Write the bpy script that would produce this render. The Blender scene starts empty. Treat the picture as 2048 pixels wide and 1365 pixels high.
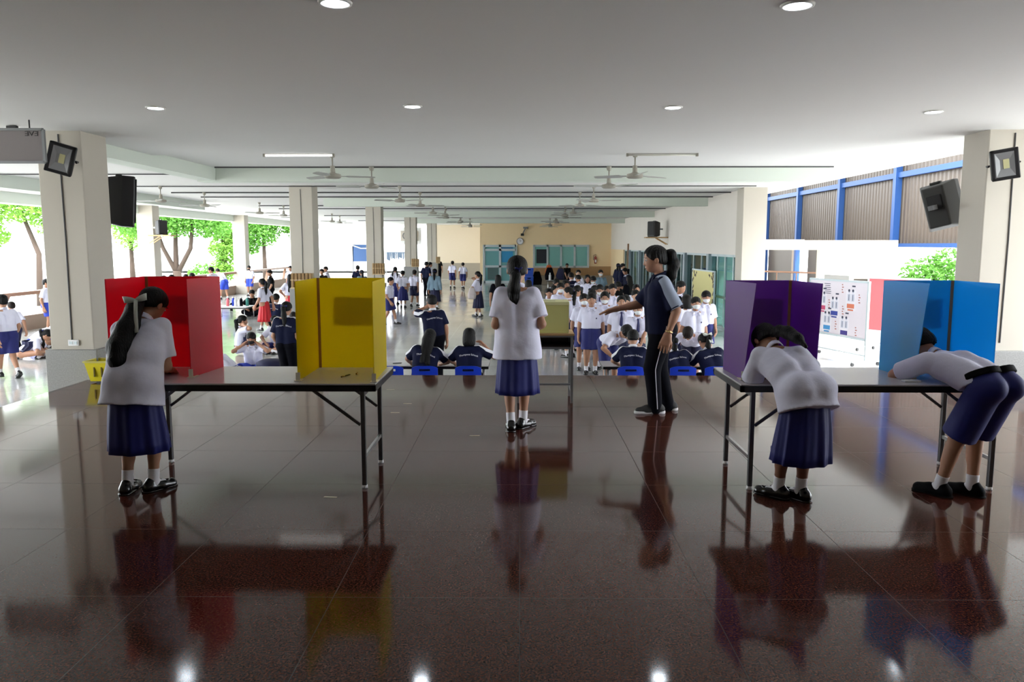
import bpy, bmesh, math, random
import numpy as np
from mathutils import Vector, Matrix, Euler
from mathutils.bvhtree import BVHTree
rnd = random.Random(7)
scene = bpy.context.scene
C = scene.collection
pi = math.pi
def R(d): return math.radians(d)
# ------------------------------------------------------------------ camera
HC = 1.69            # eye height over the stage
HALL = -0.72         # hall floor level (stage floor = 0)
CEIL = 3.07
FPX = 1569.0
PITCH = math.atan(192.5 / FPX)
YAW = math.atan(16.0 / FPX)
cam_d = bpy.data.cameras.new('camera')
cam = bpy.data.objects.new('camera', cam_d)
C.objects.link(cam)
cam.location = (0, 0, HC)
cam.rotation_euler = (pi / 2 - PITCH, 0, YAW)
cam_d.sensor_width = 36.0
cam_d.lens = 36.0 * FPX / 2048.0
cam_d.clip_end = 500
scene.camera = cam
CR = Euler((pi / 2 - PITCH, 0, YAW)).to_matrix()
def ray(px, py): return CR @ Vector(((px - 1024) / FPX, -(py - 682.5) / FPX, -1.0))
def atz(px, py, z):
    d = ray(px, py); t = (z - HC) / d.z
    return Vector((d.x * t, d.y * t, z))
def aty(px, py, Y):
    d = ray(px, py); t = Y / d.y
    return Vector((d.x * t, Y, HC + d.z * t))
# ------------------------------------------------------------------ materials
def lin(c):
    def f(v):
        v /= 255.0
        return v / 12.92 if v <= .04045 else ((v + .055) / 1.055) ** 2.4
    return tuple(f(v) for v in c)
_M = {}
def mat(name, rgb, rough=.6, metal=0., spec=.5, var=0., scale=20., bump=0., bscale=60., trans=0., emit=0., coat=0., stretch=None):
    if name in _M: return _M[name]
    m = bpy.data.materials.new(name); m.use_nodes = True
    nt = m.node_tree; b = nt.nodes['Principled BSDF']
    col = lin(rgb) + (1,)
    b.inputs['Base Color'].default_value = col
    b.inputs['Roughness'].default_value = rough
    b.inputs['Metallic'].default_value = metal
    b.inputs['Specular IOR Level'].default_value = spec
    b.inputs['Coat Weight'].default_value = coat
    if emit:
        b.inputs['Emission Color'].default_value = col
        b.inputs['Emission Strength'].default_value = emit
    tc = nt.nodes.new('ShaderNodeTexCoord')
    src = tc.outputs['Object']
    if stretch:
        mp = nt.nodes.new('ShaderNodeMapping'); mp.inputs['Scale'].default_value = stretch
        nt.links.new(src, mp.inputs['Vector']); src = mp.outputs['Vector']
    if var:
        n = nt.nodes.new('ShaderNodeTexNoise'); n.inputs['Scale'].default_value = scale; n.inputs['Detail'].default_value = 4
        nt.links.new(src, n.inputs['Vector'])
        mx = nt.nodes.new('ShaderNodeMix'); mx.data_type = 'RGBA'
        mx.inputs[6].default_value = tuple(max(0, v * (1 - var)) for v in col[:3]) + (1,)
        mx.inputs[7].default_value = tuple(min(1, v * (1 + var)) for v in col[:3]) + (1,)
        nt.links.new(n.outputs['Fac'], mx.inputs[0]); nt.links.new(mx.outputs[2], b.inputs['Base Color'])
    if bump:
        n2 = nt.nodes.new('ShaderNodeTexNoise'); n2.inputs['Scale'].default_value = bscale; n2.inputs['Detail'].default_value = 3
        nt.links.new(src, n2.inputs['Vector'])
        bp = nt.nodes.new('ShaderNodeBump'); bp.inputs['Strength'].default_value = bump; bp.inputs['Distance'].default_value = .02
        nt.links.new(n2.outputs['Fac'], bp.inputs['Height']); nt.links.new(bp.outputs['Normal'], b.inputs['Normal'])
    if trans:
        out = nt.nodes['Material Output']
        t = nt.nodes.new('ShaderNodeBsdfTranslucent'); t.inputs['Color'].default_value = col
        ms = nt.nodes.new('ShaderNodeMixShader'); ms.inputs['Fac'].default_value = trans
        nt.links.new(b.outputs[0], ms.inputs[1]); nt.links.new(t.outputs[0], ms.inputs[2]); nt.links.new(ms.outputs[0], out.inputs['Surface'])
    _M[name] = m
    return m
def tile_mat(name, c1, c2, speck, mortar, size, rough, spec, sscale, gap=.004, rvar=.05, ior=1.5):
    m = bpy.data.materials.new(name); m.use_nodes = True; nt = m.node_tree; L = nt.links.new
    b = nt.nodes['Principled BSDF']; b.inputs['Specular IOR Level'].default_value = spec; b.inputs['IOR'].default_value = ior
    tc = nt.nodes.new('ShaderNodeTexCoord')
    br = nt.nodes.new('ShaderNodeTexBrick'); br.offset = 0; br.squash = 1
    br.inputs['Scale'].default_value = 1; br.inputs['Brick Width'].default_value = size; br.inputs['Row Height'].default_value = size
    br.inputs['Mortar Size'].default_value = gap; br.inputs['Mortar Smooth'].default_value = .1; br.inputs['Bias'].default_value = 0
    br.inputs['Color1'].default_value = (0, 0, 0, 1); br.inputs['Color2'].default_value = (1, 1, 1, 1); br.inputs['Mortar'].default_value = (0.5, .5, .5, 1)
    L(tc.outputs['Object'], br.inputs['Vector'])
    n = nt.nodes.new('ShaderNodeTexNoise'); n.inputs['Scale'].default_value = sscale; n.inputs['Detail'].default_value = 5; n.inputs['Roughness'].default_value = .75
    L(tc.outputs['Object'], n.inputs['Vector'])
    cr = nt.nodes.new('ShaderNodeValToRGB'); e = cr.color_ramp.elements
    e[0].position = .36; e[0].color = lin(speck) + (1,); e[1].position = .62; e[1].color = lin(c2) + (1,)
    k = e.new(.48); k.color = lin(c1) + (1,)
    L(n.outputs['Fac'], cr.inputs['Fac'])
    hv = nt.nodes.new('ShaderNodeMix'); hv.data_type = 'RGBA'; hv.blend_type = 'MULTIPLY'; hv.inputs[0].default_value = .16
    L(cr.outputs['Color'], hv.inputs[6]); L(br.outputs['Color'], hv.inputs[7])
    mx = nt.nodes.new('ShaderNodeMix'); mx.data_type = 'RGBA'
    mx.inputs[7].default_value = lin(mortar) + (1,)
    L(br.outputs['Fac'], mx.inputs[0]); L(hv.outputs[2], mx.inputs[6]); L(mx.outputs[2], b.inputs['Base Color'])
    n3 = nt.nodes.new('ShaderNodeTexNoise'); n3.inputs['Scale'].default_value = .8; n3.inputs['Detail'].default_value = 3
    L(tc.outputs['Object'], n3.inputs['Vector'])
    mr = nt.nodes.new('ShaderNodeMapRange'); mr.inputs['From Min'].default_value = .3; mr.inputs['From Max'].default_value = .7
    mr.inputs['To Min'].default_value = rough; mr.inputs['To Max'].default_value = rough + rvar
    L(n3.outputs['Fac'], mr.inputs['Value'])
    ad = nt.nodes.new('ShaderNodeMath'); ad.operation = 'MULTIPLY_ADD'; ad.inputs[1].default_value = .4
    L(br.outputs['Fac'], ad.inputs[0]); L(mr.outputs['Result'], ad.inputs[2]); L(ad.outputs[0], b.inputs['Roughness'])
    return m
def corrugated_mat(name, rgb):
    return mat(name, rgb, .45, var=.08, scale=3)
WHITE = mat('white_paint', (236, 236, 232), .75, var=.03, scale=2)
CEILM = mat('ceiling_paint', (226, 226, 224), .8, var=.03, scale=.6)
BEAMM = mat('beam_paint', (214, 222, 212), .75, var=.03, scale=1)
CREAM = mat('cream_paint', (226, 216, 190), .7, var=.05, scale=1.5)
CREAM2 = mat('cream_column_paint', (190, 184, 172), .65, var=.05, scale=1.2)
PEACH = mat('peach_wall_paint', (240, 216, 174), .7, var=.04, scale=1)
STONE = mat('grey_terrazzo_base', (142, 142, 140), .5, var=.35, scale=60)
DARK = mat('dark_plastic', (24, 24, 27), .45)
BLACK = mat('black_satin', (9, 9, 10), .4)
STEEL = mat('brushed_steel_tube', (176, 176, 178), .3, metal=.9)
GREYM = mat('grey_painted_metal', (120, 122, 124), .45, metal=.3)
ALU = mat('pale_aluminium', (190, 202, 206), .4, metal=.2)
PIPE = mat('grey_conduit', (70, 70, 72), .6)
BLUEST = mat('blue_steel_paint', (34, 76, 136), .5)
WOOD = mat('pale_wood', (188, 152, 104), .5, var=.2, scale=6, stretch=(1, 8, 8))
BROWNW = mat('brown_bench_top', (150, 112, 88), .5, var=.15, scale=5)
LAM = mat('grey_laminate', (196, 194, 196), .22, var=.04, scale=4, spec=.6)
LENS = mat('lamp_glass', (180, 182, 178), .12, spec=.8)
LEDC = mat('led_chip', (200, 196, 150), .5)
GLOW = mat('lamp_diffuser', (235, 245, 255), .5, emit=22)
TUBE = mat('fluorescent_tube', (255, 255, 255), .4, emit=1.2)
PAPER = mat('white_paper', (236, 236, 238), .8)
# ------------------------------------------------------------------ mesh builder
class MB:
    def __init__(s): s.v = []; s.f = []; s.mi = []; s.cm = 0
    def add(s, vs, fs):
        o = len(s.v); s.v += [tuple(v) for v in vs]; s.f += [tuple(i + o for i in f) for f in fs]; s.mi += [s.cm] * len(fs)
        return s
    def box(s, c, d, rot=None):
        x, y, z = (k / 2 for k in d)
        vs = [Vector(p) for p in ((-x, -y, -z), (x, -y, -z), (x, y, -z), (-x, y, -z), (-x, -y, z), (x, -y, z), (x, y, z), (-x, y, z))]
        if rot is not None: vs = [rot @ v for v in vs]
        c = Vector(c)
        return s.add([v + c for v in vs], [(0, 3, 2, 1), (4, 5, 6, 7), (0, 1, 5, 4), (1, 2, 6, 5), (2, 3, 7, 6), (3, 0, 4, 7)])
    def lohi(s, lo, hi): return s.box([(a + b) / 2 for a, b in zip(lo, hi)], [b - a for a, b in zip(lo, hi)])
    def bar(s, p, q, w, h=None, up=(0, 0, 1)):
        p, q = Vector(p), Vector(q); d = q - p; y = d.normalized(); u = Vector(up)
        if abs(y.dot(u)) > .98: u = Vector((1, 0, 0))
        x = y.cross(u).normalized(); z = x.cross(y)
        return s.box((p + q) / 2, (w, d.length, h or w), Matrix((x, y, z)).transposed())
    def loft(s, rings, cap=True, close=True):
        n = len(rings[0]); vs = [v for r in rings for v in r]; fs = []
        for i in range(len(rings) - 1):
            for j in range(n if close else n - 1):
                a, b = i * n + j, i * n + (j + 1) % n
                fs.append((a, b, b + n, a + n))
        if cap: fs += [tuple(reversed(range(n))), tuple(range(len(vs) - n, len(vs)))]
        return s.add(vs, fs)
    def tube(s, pts, r, seg=8, cap=True):
        pts = [Vector(p) for p in pts]; rings = []; u = None
        for i, p in enumerate(pts):
            t = (pts[min(i + 1, len(pts) - 1)] - pts[max(i - 1, 0)]).normalized()
            if u is None: u = t.orthogonal().normalized()
            u = (u - t * u.dot(t)).normalized(); w = t.cross(u)
            rr = r[i] if isinstance(r, (list, tuple)) else r
            rings.append([p + (u * math.cos(2 * pi * k / seg) + w * math.sin(2 * pi * k / seg)) * rr for k in range(seg)])
        return s.loft(rings, cap)
    def lathe(s, prof, seg=20, c=(0, 0, 0), M=None):
        c = Vector(c); M = M or Matrix.Identity(3); ring = prof[0][0] > .01 and prof[-1][0] > .01
        if ring: prof = list(prof) + [prof[0]]
        return s.loft([[c + M @ Vector((r * math.cos(2 * pi * k / seg), r * math.sin(2 * pi * k / seg), z)) for k in range(seg)] for r, z in prof], not ring)
    def ball(s, c, r, seg=10, rot=None):
        c = Vector(c); n = seg // 2; rings = []
        for i in range(n + 1):
            a = -pi / 2 + pi * (i * .98 + .01 * n) / n
            ring = []
            for k in range(seg):
                v = Vector((r[0] * math.cos(a) * math.cos(2 * pi * k / seg), r[1] * math.cos(a) * math.sin(2 * pi * k / seg), r[2] * math.sin(a)))
                if rot is not None: v = rot @ v
                ring.append(c + v)
            rings.append(ring)
        return s.loft(rings)
    def build(s, name, m, parent=None, smooth=False, bevel=0., loc=None, rz=0.):
        me = bpy.data.meshes.new(name); me.from_pydata(s.v, [], s.f)
        for k in (m if isinstance(m, (list, tuple)) else [m]): me.materials.append(k)
        if max(s.mi or [0]): me.polygons.foreach_set('material_index', s.mi)
        if smooth: me.polygons.foreach_set('use_smooth', [True] * len(me.polygons))
        me.update()
        o = bpy.data.objects.new(name, me); C.objects.link(o)
        if smooth == 'auto':
            me.set_sharp_from_angle(angle=R(40))
        if bevel:
            b = o.modifiers.new('bevel', 'BEVEL'); b.width = bevel; b.segments = 2; b.limit_method = 'ANGLE'
        if parent: o.parent = parent
        if loc is not None: o.location = loc
        o.rotation_euler.z = rz
        return o
def tag(o, label=None, cat=None, group=None, kind=None):
    if label: o['label'] = label
    if cat: o['category'] = cat
    if group: o['group'] = group
    if kind: o['kind'] = kind
    return o
def thing(name, label, cat, loc=(0, 0, 0), rz=0., group=None):
    o = bpy.data.objects.new(name, None); C.objects.link(o); o.location = loc; o.rotation_euler.z = rz
    return tag(o, label, cat, group)
def struct(name, mb, m, **k): return tag(mb.build(name, m, **k), kind='structure')
def kids(o): return [c for c in bpy.data.objects if c.parent == o]
def dup(src, loc, rz, label=None, group=None, tree=None):
    tree = tree if tree is not None else TREES[src.name]
    r = src.copy(); C.objects.link(r); r.location = loc; r.rotation_euler.z = rz
    if label: r['label'] = label
    if group: r['group'] = group
    for ch, subs in tree:
        c = ch.copy(); C.objects.link(c); c.parent = r
        for g in subs:
            d = g.copy(); C.objects.link(d); d.parent = c
    return r
TREES = {}
def remember(o):
    TREES[o.name] = [(c, kids(c)) for c in kids(o)]
    return o
def text_mesh(body, size, extrude=.002, align='CENTER'):
    cu = bpy.data.curves.new('lettering', 'FONT'); cu.body = body; cu.size = size; cu.extrude = extrude; cu.align_x = align; cu.align_y = 'CENTER'; cu.resolution_u = 3
    o = bpy.data.objects.new('lettering', cu); C.objects.link(o)
    dg = bpy.context.evaluated_depsgraph_get()
    me = bpy.data.meshes.new_from_object(o.evaluated_get(dg))
    bpy.data.objects.remove(o); bpy.data.curves.remove(cu)
    return me
def link_mesh(name, me, m, parent=None, loc=None, rz=0.):
    me.materials.clear(); me.materials.append(m)
    o = bpy.data.objects.new(name, me); C.objects.link(o)
    if parent: o.parent = parent
    if loc is not None: o.location = loc
    o.rotation_euler.z = rz
    return o
# ------------------------------------------------------------------ smooth volumes (distance fields meshed by surface nets)
def V(*a): return np.array(a, dtype=np.float64)
def nrm(a): return a / max(1e-9, float(np.linalg.norm(a)))
class Fld:
    def __init__(s, lo, hi, h):
        s.lo = np.asarray(lo, float); s.h = h
        s.n = np.maximum(4, np.ceil((np.asarray(hi, float) - s.lo) / h).astype(int) + 1)
        s.F = np.full(tuple(s.n), 1.0, np.float32)
        s.ax = [(s.lo[i] + h * np.arange(s.n[i])).astype(np.float32) for i in range(3)]
    def sub(s, blo, bhi, m):
        sl = []
        for i in range(3):
            a = int(max(0, math.floor((blo[i] - m - s.lo[i]) / s.h))); b = int(min(s.n[i], math.ceil((bhi[i] + m - s.lo[i]) / s.h) + 1))
            if b <= a: return None, None
            sl.append(slice(a, b))
        return tuple(sl), (s.ax[0][sl[0]][:, None, None], s.ax[1][sl[1]][None, :, None], s.ax[2][sl[2]][None, None, :])
    def put(s, prim, k=.02, op='u'):
        fn, blo, bhi = prim
        sl, P = s.sub(blo, bhi, k + 2.5 * s.h)
        if sl is None: return s
        d = fn(P); A = s.F[sl]
        if op == 'u':
            if k > 0:
                hh = np.maximum(k - np.abs(A - d), 0) / k
                s.F[sl] = np.minimum(A, d) - hh * hh * (k * .25)
            else: s.F[sl] = np.minimum(A, d)
        else:
            d = -d
            if k > 0:
                hh = np.maximum(k - np.abs(A - d), 0) / k
                s.F[sl] = np.maximum(A, d) + hh * hh * (k * .25)
            else: s.F[sl] = np.maximum(A, d)
        return s
    def cut(s, p, n):
        n = nrm(np.asarray(n, float)); p = np.asarray(p, float)
        d = (s.ax[0] - p[0])[:, None, None] * n[0] + (s.ax[1] - p[1])[None, :, None] * n[1] + (s.ax[2] - p[2])[None, None, :] * n[2]
        s.F = np.maximum(s.F, d.astype(np.float32)); return s
    def wrinkle(s, amp, fx, fy, fz):
        X, Y, Z = s.ax[0][:, None, None], s.ax[1][None, :, None], s.ax[2][None, None, :]
        s.F = s.F + (amp * np.sin(fx * X + 3 * np.sin(fz * .4 * Z)) * np.sin(fy * Y + fz * Z + 2 * np.sin(fx * .5 * X))).astype(np.float32); return s
    def mesh(s):
        F = s.F; F[0] = F[-1] = 1; F[:, 0] = F[:, -1] = 1; F[:, :, 0] = F[:, :, -1] = 1
        ins = F < 0
        nx, ny, nz = F.shape
        cnt = np.zeros((nx - 1, ny - 1, nz - 1), np.int8)
        for a in (0, 1):
            for b in (0, 1):
                for c in (0, 1): cnt += ins[a:nx - 1 + a, b:ny - 1 + b, c:nz - 1 + c]
        act = np.argwhere((cnt > 0) & (cnt < 8))
        if len(act) == 0: return np.zeros((0, 3)), np.zeros((0, 4), int)
        idx = np.full(cnt.shape, -1, np.int64); idx[tuple(act.T)] = np.arange(len(act))
        co = [(a, b, c) for a in (0, 1) for b in (0, 1) for c in (0, 1)]
        val = np.stack([F[act[:, 0] + a, act[:, 1] + b, act[:, 2] + c] for a, b, c in co], 1)
        pos = np.zeros((len(act), 3)); num = np.zeros(len(act))
        for i in range(8):
            for j in range(i + 1, 8):
                df = [co[j][q] - co[i][q] for q in range(3)]
                if sum(abs(q) for q in df) != 1: continue
                A, B = val[:, i], val[:, j]; m = (A < 0) != (B < 0)
                t = np.where(m, A / np.where(m, A - B, 1), 0)
                for q in range(3): pos[:, q] += np.where(m, co[i][q] + t * df[q], 0)
                num += m
        pos = (pos / num[:, None] + act) * s.h + s.lo
        quads = []
        for axis in range(3):
            u, w = (axis + 1) % 3, (axis + 2) % 3
            sl0 = [slice(1, None)] * 3; sl1 = [slice(1, None)] * 3
            sl0[axis] = slice(0, -1)
            A = ins[tuple(sl0)]; B = ins[tuple(sl1)]
            e = np.argwhere(A != B)
            if len(e) == 0: continue
            fl = A[tuple(e.T)]
            e = e + 1; e[:, axis] -= 1
            def cell(du, dw):
                c = e.copy(); c[:, u] -= du; c[:, w] -= dw
                c = np.minimum(c, np.array(cnt.shape) - 1)
                return idx[tuple(c.T)]
            q = np.stack([cell(1, 1), cell(0, 1), cell(0, 0), cell(1, 0)], 1)
            q = np.where(fl[:, None], q, q[:, ::-1])
            quads.append(q[(q >= 0).all(1)])
        return pos, np.concatenate(quads)
def cone(a, b, ra, rb, clip=None, flat=None):
    a = np.asarray(a, float); b = np.asarray(b, float); ab = b - a; L2 = float(ab @ ab) + 1e-12; r = max(ra, rb)
    def fn(P):
        x, y, z = P[0] - a[0], P[1] - a[1], P[2] - a[2]
        t = np.clip((x * ab[0] + y * ab[1] + z * ab[2]) / L2, 0, 1)
        dx, dy, dz = x - ab[0] * t, y - ab[1] * t, z - ab[2] * t
        d = np.sqrt(dx * dx + dy * dy + dz * dz)
        d = d - (ra + (rb - ra) * t)
        if clip:
            for p, n in clip:
                d = np.maximum(d, (P[0] - p[0]) * n[0] + (P[1] - p[1]) * n[1] + (P[2] - p[2]) * n[2])
        return d
    return fn, np.minimum(a, b) - r, np.maximum(a, b) + r
def ell(c, r, M=None, clip=None):
    c = np.asarray(c, float); M = np.eye(3) if M is None else M; rm = max(r)
    def fn(P):
        x, y, z = P[0] - c[0], P[1] - c[1], P[2] - c[2]
        q = [x * M[0, i] + y * M[1, i] + z * M[2, i] for i in range(3)]
        k0 = np.sqrt(sum((q[i] / r[i]) ** 2 for i in range(3))); k1 = np.sqrt(sum((q[i] / r[i] ** 2) ** 2 for i in range(3)))
        d = k0 * (k0 - 1) / np.maximum(k1, 1e-6)
        if clip:
            for p, n in clip:
                d = np.maximum(d, (P[0] - p[0]) * n[0] + (P[1] - p[1]) * n[1] + (P[2] - p[2]) * n[2])
        return d
    return fn, c - rm, c + rm
def field_of(prims, h, pad=.03):
    lo = np.min([p[1] for p, *_ in prims], 0) - pad; hi = np.max([p[2] for p, *_ in prims], 0) + pad
    f = Fld(lo, hi, h)
    for p, k, *op in prims: f.put(p, k, op[0] if op else 'u')
    return f
def np_mesh(name, parts, mats, midx=None):
    vs = []; fs = []; mi = []; o = 0
    for k, (v, f) in enumerate(parts):
        vs.append(np.asarray(v, float)); fs.append(np.asarray(f, np.int64) + o); mi.append(np.full(len(f), 0 if midx is None else midx[k])); o += len(v)
    v = np.concatenate(vs); f = np.concatenate(fs); mi = np.concatenate(mi)
    me = bpy.data.meshes.new(name)
    me.vertices.add(len(v)); me.vertices.foreach_set('co', v.astype(np.float32).ravel())
    me.loops.add(len(f) * 4); me.loops.foreach_set('vertex_index', f.astype(np.int32).ravel())
    me.polygons.add(len(f)); me.polygons.foreach_set('loop_start', np.arange(0, len(f) * 4, 4, dtype=np.int32))
    for m in mats: me.materials.append(m)
    me.polygons.foreach_set('material_index', mi.astype(np.int32))
    me.polygons.foreach_set('use_smooth', np.ones(len(f), bool))
    me.update(calc_edges=True)
    return me
def ball_np(c, r, M=None, seg=8):
    M = np.eye(3) if M is None else M; n = seg // 2; v = []
    for i in range(n + 1):
        a = -pi / 2 + pi * i / n
        for k in range(seg):
            t = 2 * pi * k / seg
            v.append(M @ (np.array(r) * np.array((math.cos(a) * math.cos(t), math.cos(a) * math.sin(t), math.sin(a)))) + c)
    f = [(i * seg + k, i * seg + (k + 1) % seg, (i + 1) * seg + (k + 1) % seg, (i + 1) * seg + k) for i in range(n) for k in range(seg)]
    return np.array(v), np.array(f)
def rx(a): c, s = math.cos(a), math.sin(a); return np.array(((1, 0, 0), (0, c, -s), (0, s, c)))
def ry(a): c, s = math.cos(a), math.sin(a); return np.array(((c, 0, s), (0, 1, 0), (-s, 0, c)))
def rz_(a): c, s = math.cos(a), math.sin(a); return np.array(((c, -s, 0), (s, c, 0), (0, 0, 1)))
def ik(a, t, l1, l2, pole):
    d = t - a; L = float(np.linalg.norm(d)); L = min(max(L, abs(l1 - l2) + 1e-3), l1 + l2 - 1e-3); u = nrm(d)
    x = (l1 * l1 - l2 * l2 + L * L) / (2 * L); hgt = math.sqrt(max(0, l1 * l1 - x * x))
    p = np.asarray(pole, float); p = nrm(p - u * (p @ u))
    return a + u * x + p * hgt, a + u * L
# ------------------------------------------------------------------ people
SKIN = [mat('skin_tan', (178, 132, 106), .5, spec=.4, var=.06, scale=8), mat('skin_brown', (142, 98, 76), .5, spec=.4, var=.06, scale=8), mat('skin_light', (206, 164, 138), .5, spec=.4, var=.05, scale=8)]
EYEW = mat('eye_white', (226, 222, 216), .3); EYED = mat('eye_dark', (22, 14, 12), .3); LIPS = mat('lips', (150, 84, 78), .5)
HAIRM = mat('black_hair', (9, 8, 8), .5, spec=.22, bump=.5, bscale=38, stretch=(3, 3, .5))
HAIRB = mat('brown_black_hair', (26, 17, 13), .5, spec=.22, bump=.5, bscale=38, stretch=(3, 3, .5))
WSH = mat('white_school_cotton', (226, 226, 246), .8, bump=.25, bscale=14, var=.03, scale=5)
NAVYP = mat('navy_sports_jersey', (20, 25, 52), .8, spec=.15, bump=.25, bscale=14)
NAVYD = mat('dark_navy_cloth', (11, 12, 20), .85, spec=.1, bump=.2, bscale=14)
BLKC = mat('black_cloth', (11, 11, 13), .8, spec=.15, bump=.2, bscale=14)
BLUES = mat('royal_blue_skirt_cloth', (20, 28, 104), .65, bump=.15, bscale=10, var=.08, scale=4)
NAVYS = mat('deep_navy_skirt_cloth', (17, 21, 62), .7, bump=.15, bscale=10)
BRIGHTB = mat('bright_blue_shorts_cloth', (44, 70, 190), .7, bump=.15, bscale=10)
REDC = mat('red_satin_cloth', (206, 26, 40), .45, bump=.2, bscale=10)
GREYJ = mat('blue_grey_jacket_cloth', (122, 148, 166), .8, bump=.2, bscale=12)
STRIPE = mat('pale_blue_grey_panel', (164, 176, 196), .7)
WTRIM = mat('white_trim_cloth', (228, 228, 236), .7)
SOCK = mat('white_sock', (232, 230, 236), .9)
LEATH = mat('black_shoe_leather', (12, 12, 13), .22, spec=.6)
CANV = mat('grey_black_canvas', (44, 44, 44), .7); SOLE = mat('white_rubber_sole', (214, 214, 214), .6)
MASKW = mat('white_face_mask_cloth', (232, 238, 240), .8); MASKB = mat('black_face_mask_cloth', (16, 16, 18), .8)
TIEB = mat('navy_tie_cloth', (24, 28, 84), .6)
RIBW = mat('white_ribbon', (226, 230, 224), .5, trans=.2); RIBB = mat('dark_blue_ribbon', (26, 34, 110), .5)
def skeleton(p):
    H = p['H']; S = {}
    lean, side, twist = R(p.get('lean', 0)), R(p.get('side', 0)), R(p.get('twist', 0))
    hz = p.get('hipz', .52) * H
    pel = V(p.get('px', 0) * H, p.get('py', 0) * H, hz)
    Rl = rx(-lean * p.get('low', .8)) @ ry(side * .6)
    Ru = rz_(twist) @ rx(-lean * p.get('upp', 1.2)) @ ry(side)
    Rp = rz_(twist * .3) @ rx(-lean * p.get('pel', .5))
    wai = pel + Rl @ V(0, 0, .125 * H); nb = wai + Ru @ V(0, 0, .19 * H)
    S.update(H=H, pel=pel, wai=wai, nb=nb, Rl=Rl, Ru=Ru, Rp=Rp)
    sh = p.get('shw', .1); bu = S['bu'] = p.get('build', 1.)
    for n, sg in (('L', -1), ('R', 1)):
        a = nb + Ru @ V(sg * sh * H, 0, -.042 * H)
        dflt = (sg * .155, .0, .475)
        w = V(*p.get('hand' + n, dflt)) * H
        pole = V(*p.get('pole' + n, (sg * .4, -1, -.2)))
        e, w = ik(a, w, .178 * H, .155 * H, pole)
        S['sh' + n], S['el' + n], S['wr' + n] = a, e, w
        hp = pel + Rp @ V(sg * .052 * H, 0, 0)
        fx, fy, fz = p.get('foot' + n, (sg * .055, 0, 0))
        an = V(fx * H, fy * H, (fz + .045) * H)
        k, an = ik(hp, an, .248 * H, .235 * H, V(*p.get('knee' + n, (sg * .1, 1, 0))))
        S['hp' + n], S['kn' + n], S['an' + n] = hp, k, an
    hn = nrm(Ru @ V(0, 0, 1) * .55 + V(0, .1, .45))
    Rh = Ru @ V(0, 0, 1)
    Rhd = rz_(R(p.get('hyaw', 0)) + twist) @ rx(-R(p.get('hpitch', p.get('lean', 0) * .8))) @ ry(R(p.get('hroll', 0)))
    S['Rh'] = Rhd; S['hh'] = hh = .148 * H
    S['hn'] = nb + hn * .045 * H
    S['hc'] = S['hn'] + Rhd @ V(0, .018 * H, .058 * H)
    return S
def hand_prims(S, n, p):
    H = S['H']; w = S['wr' + n]; fd = nrm(w - S['el' + n]); sg = -1 if n == 'L' else 1
    hd = p.get('hdir' + n)
    d = nrm(V(*hd)) if hd is not None else fd
    pn = V(*p.get('palm' + n, (-sg, 0, 0))); pn = nrm(pn - d * (pn @ d))
    t = nrm(np.cross(pn, d)) * (sg)      # towards the thumb
    if p.get('flip' + n): t = -t
    out = [(cone(w - fd * .05 * H, w, .0185 * H, .0165 * H), .01)]
    curl = p.get('curl' + n, .35)
    kn = []
    for i, (o, L) in enumerate(((.0225, .046), (.0075, .051), (-.0075, .047), (-.0215, .038))):
        k = w + d * .056 * H + t * o * H
        out.append((cone(w + t * o * .55 * H, k, .0125 * H, .0098 * H), .012 * H))
        a = curl * (1 + .15 * i); d1 = d * math.cos(a) + pn * math.sin(a); d2 = d * math.cos(2.1 * a) + pn * math.sin(2.1 * a)
        sp = t * (.1 * (1.5 - i))
        m = k + nrm(d1 + sp) * L * .52 * H; e = m + nrm(d2 + sp * .6) * L * .5 * H
        out += [(cone(k, m, .0078 * H, .0066 * H), .005 * H), (cone(m, e, .0066 * H, .0054 * H), .003)]
    b = w + d * .014 * H + t * .013 * H
    td = nrm(d * .75 + t * .66 + pn * .25); m = b + td * .03 * H; e = m + nrm(d * .9 + t * .3 + pn * .3) * .026 * H
    out += [(cone(b, m, .0105 * H, .0082 * H), .012 * H), (cone(m, e, .0078 * H, .006 * H), .004)]
    return out
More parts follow.
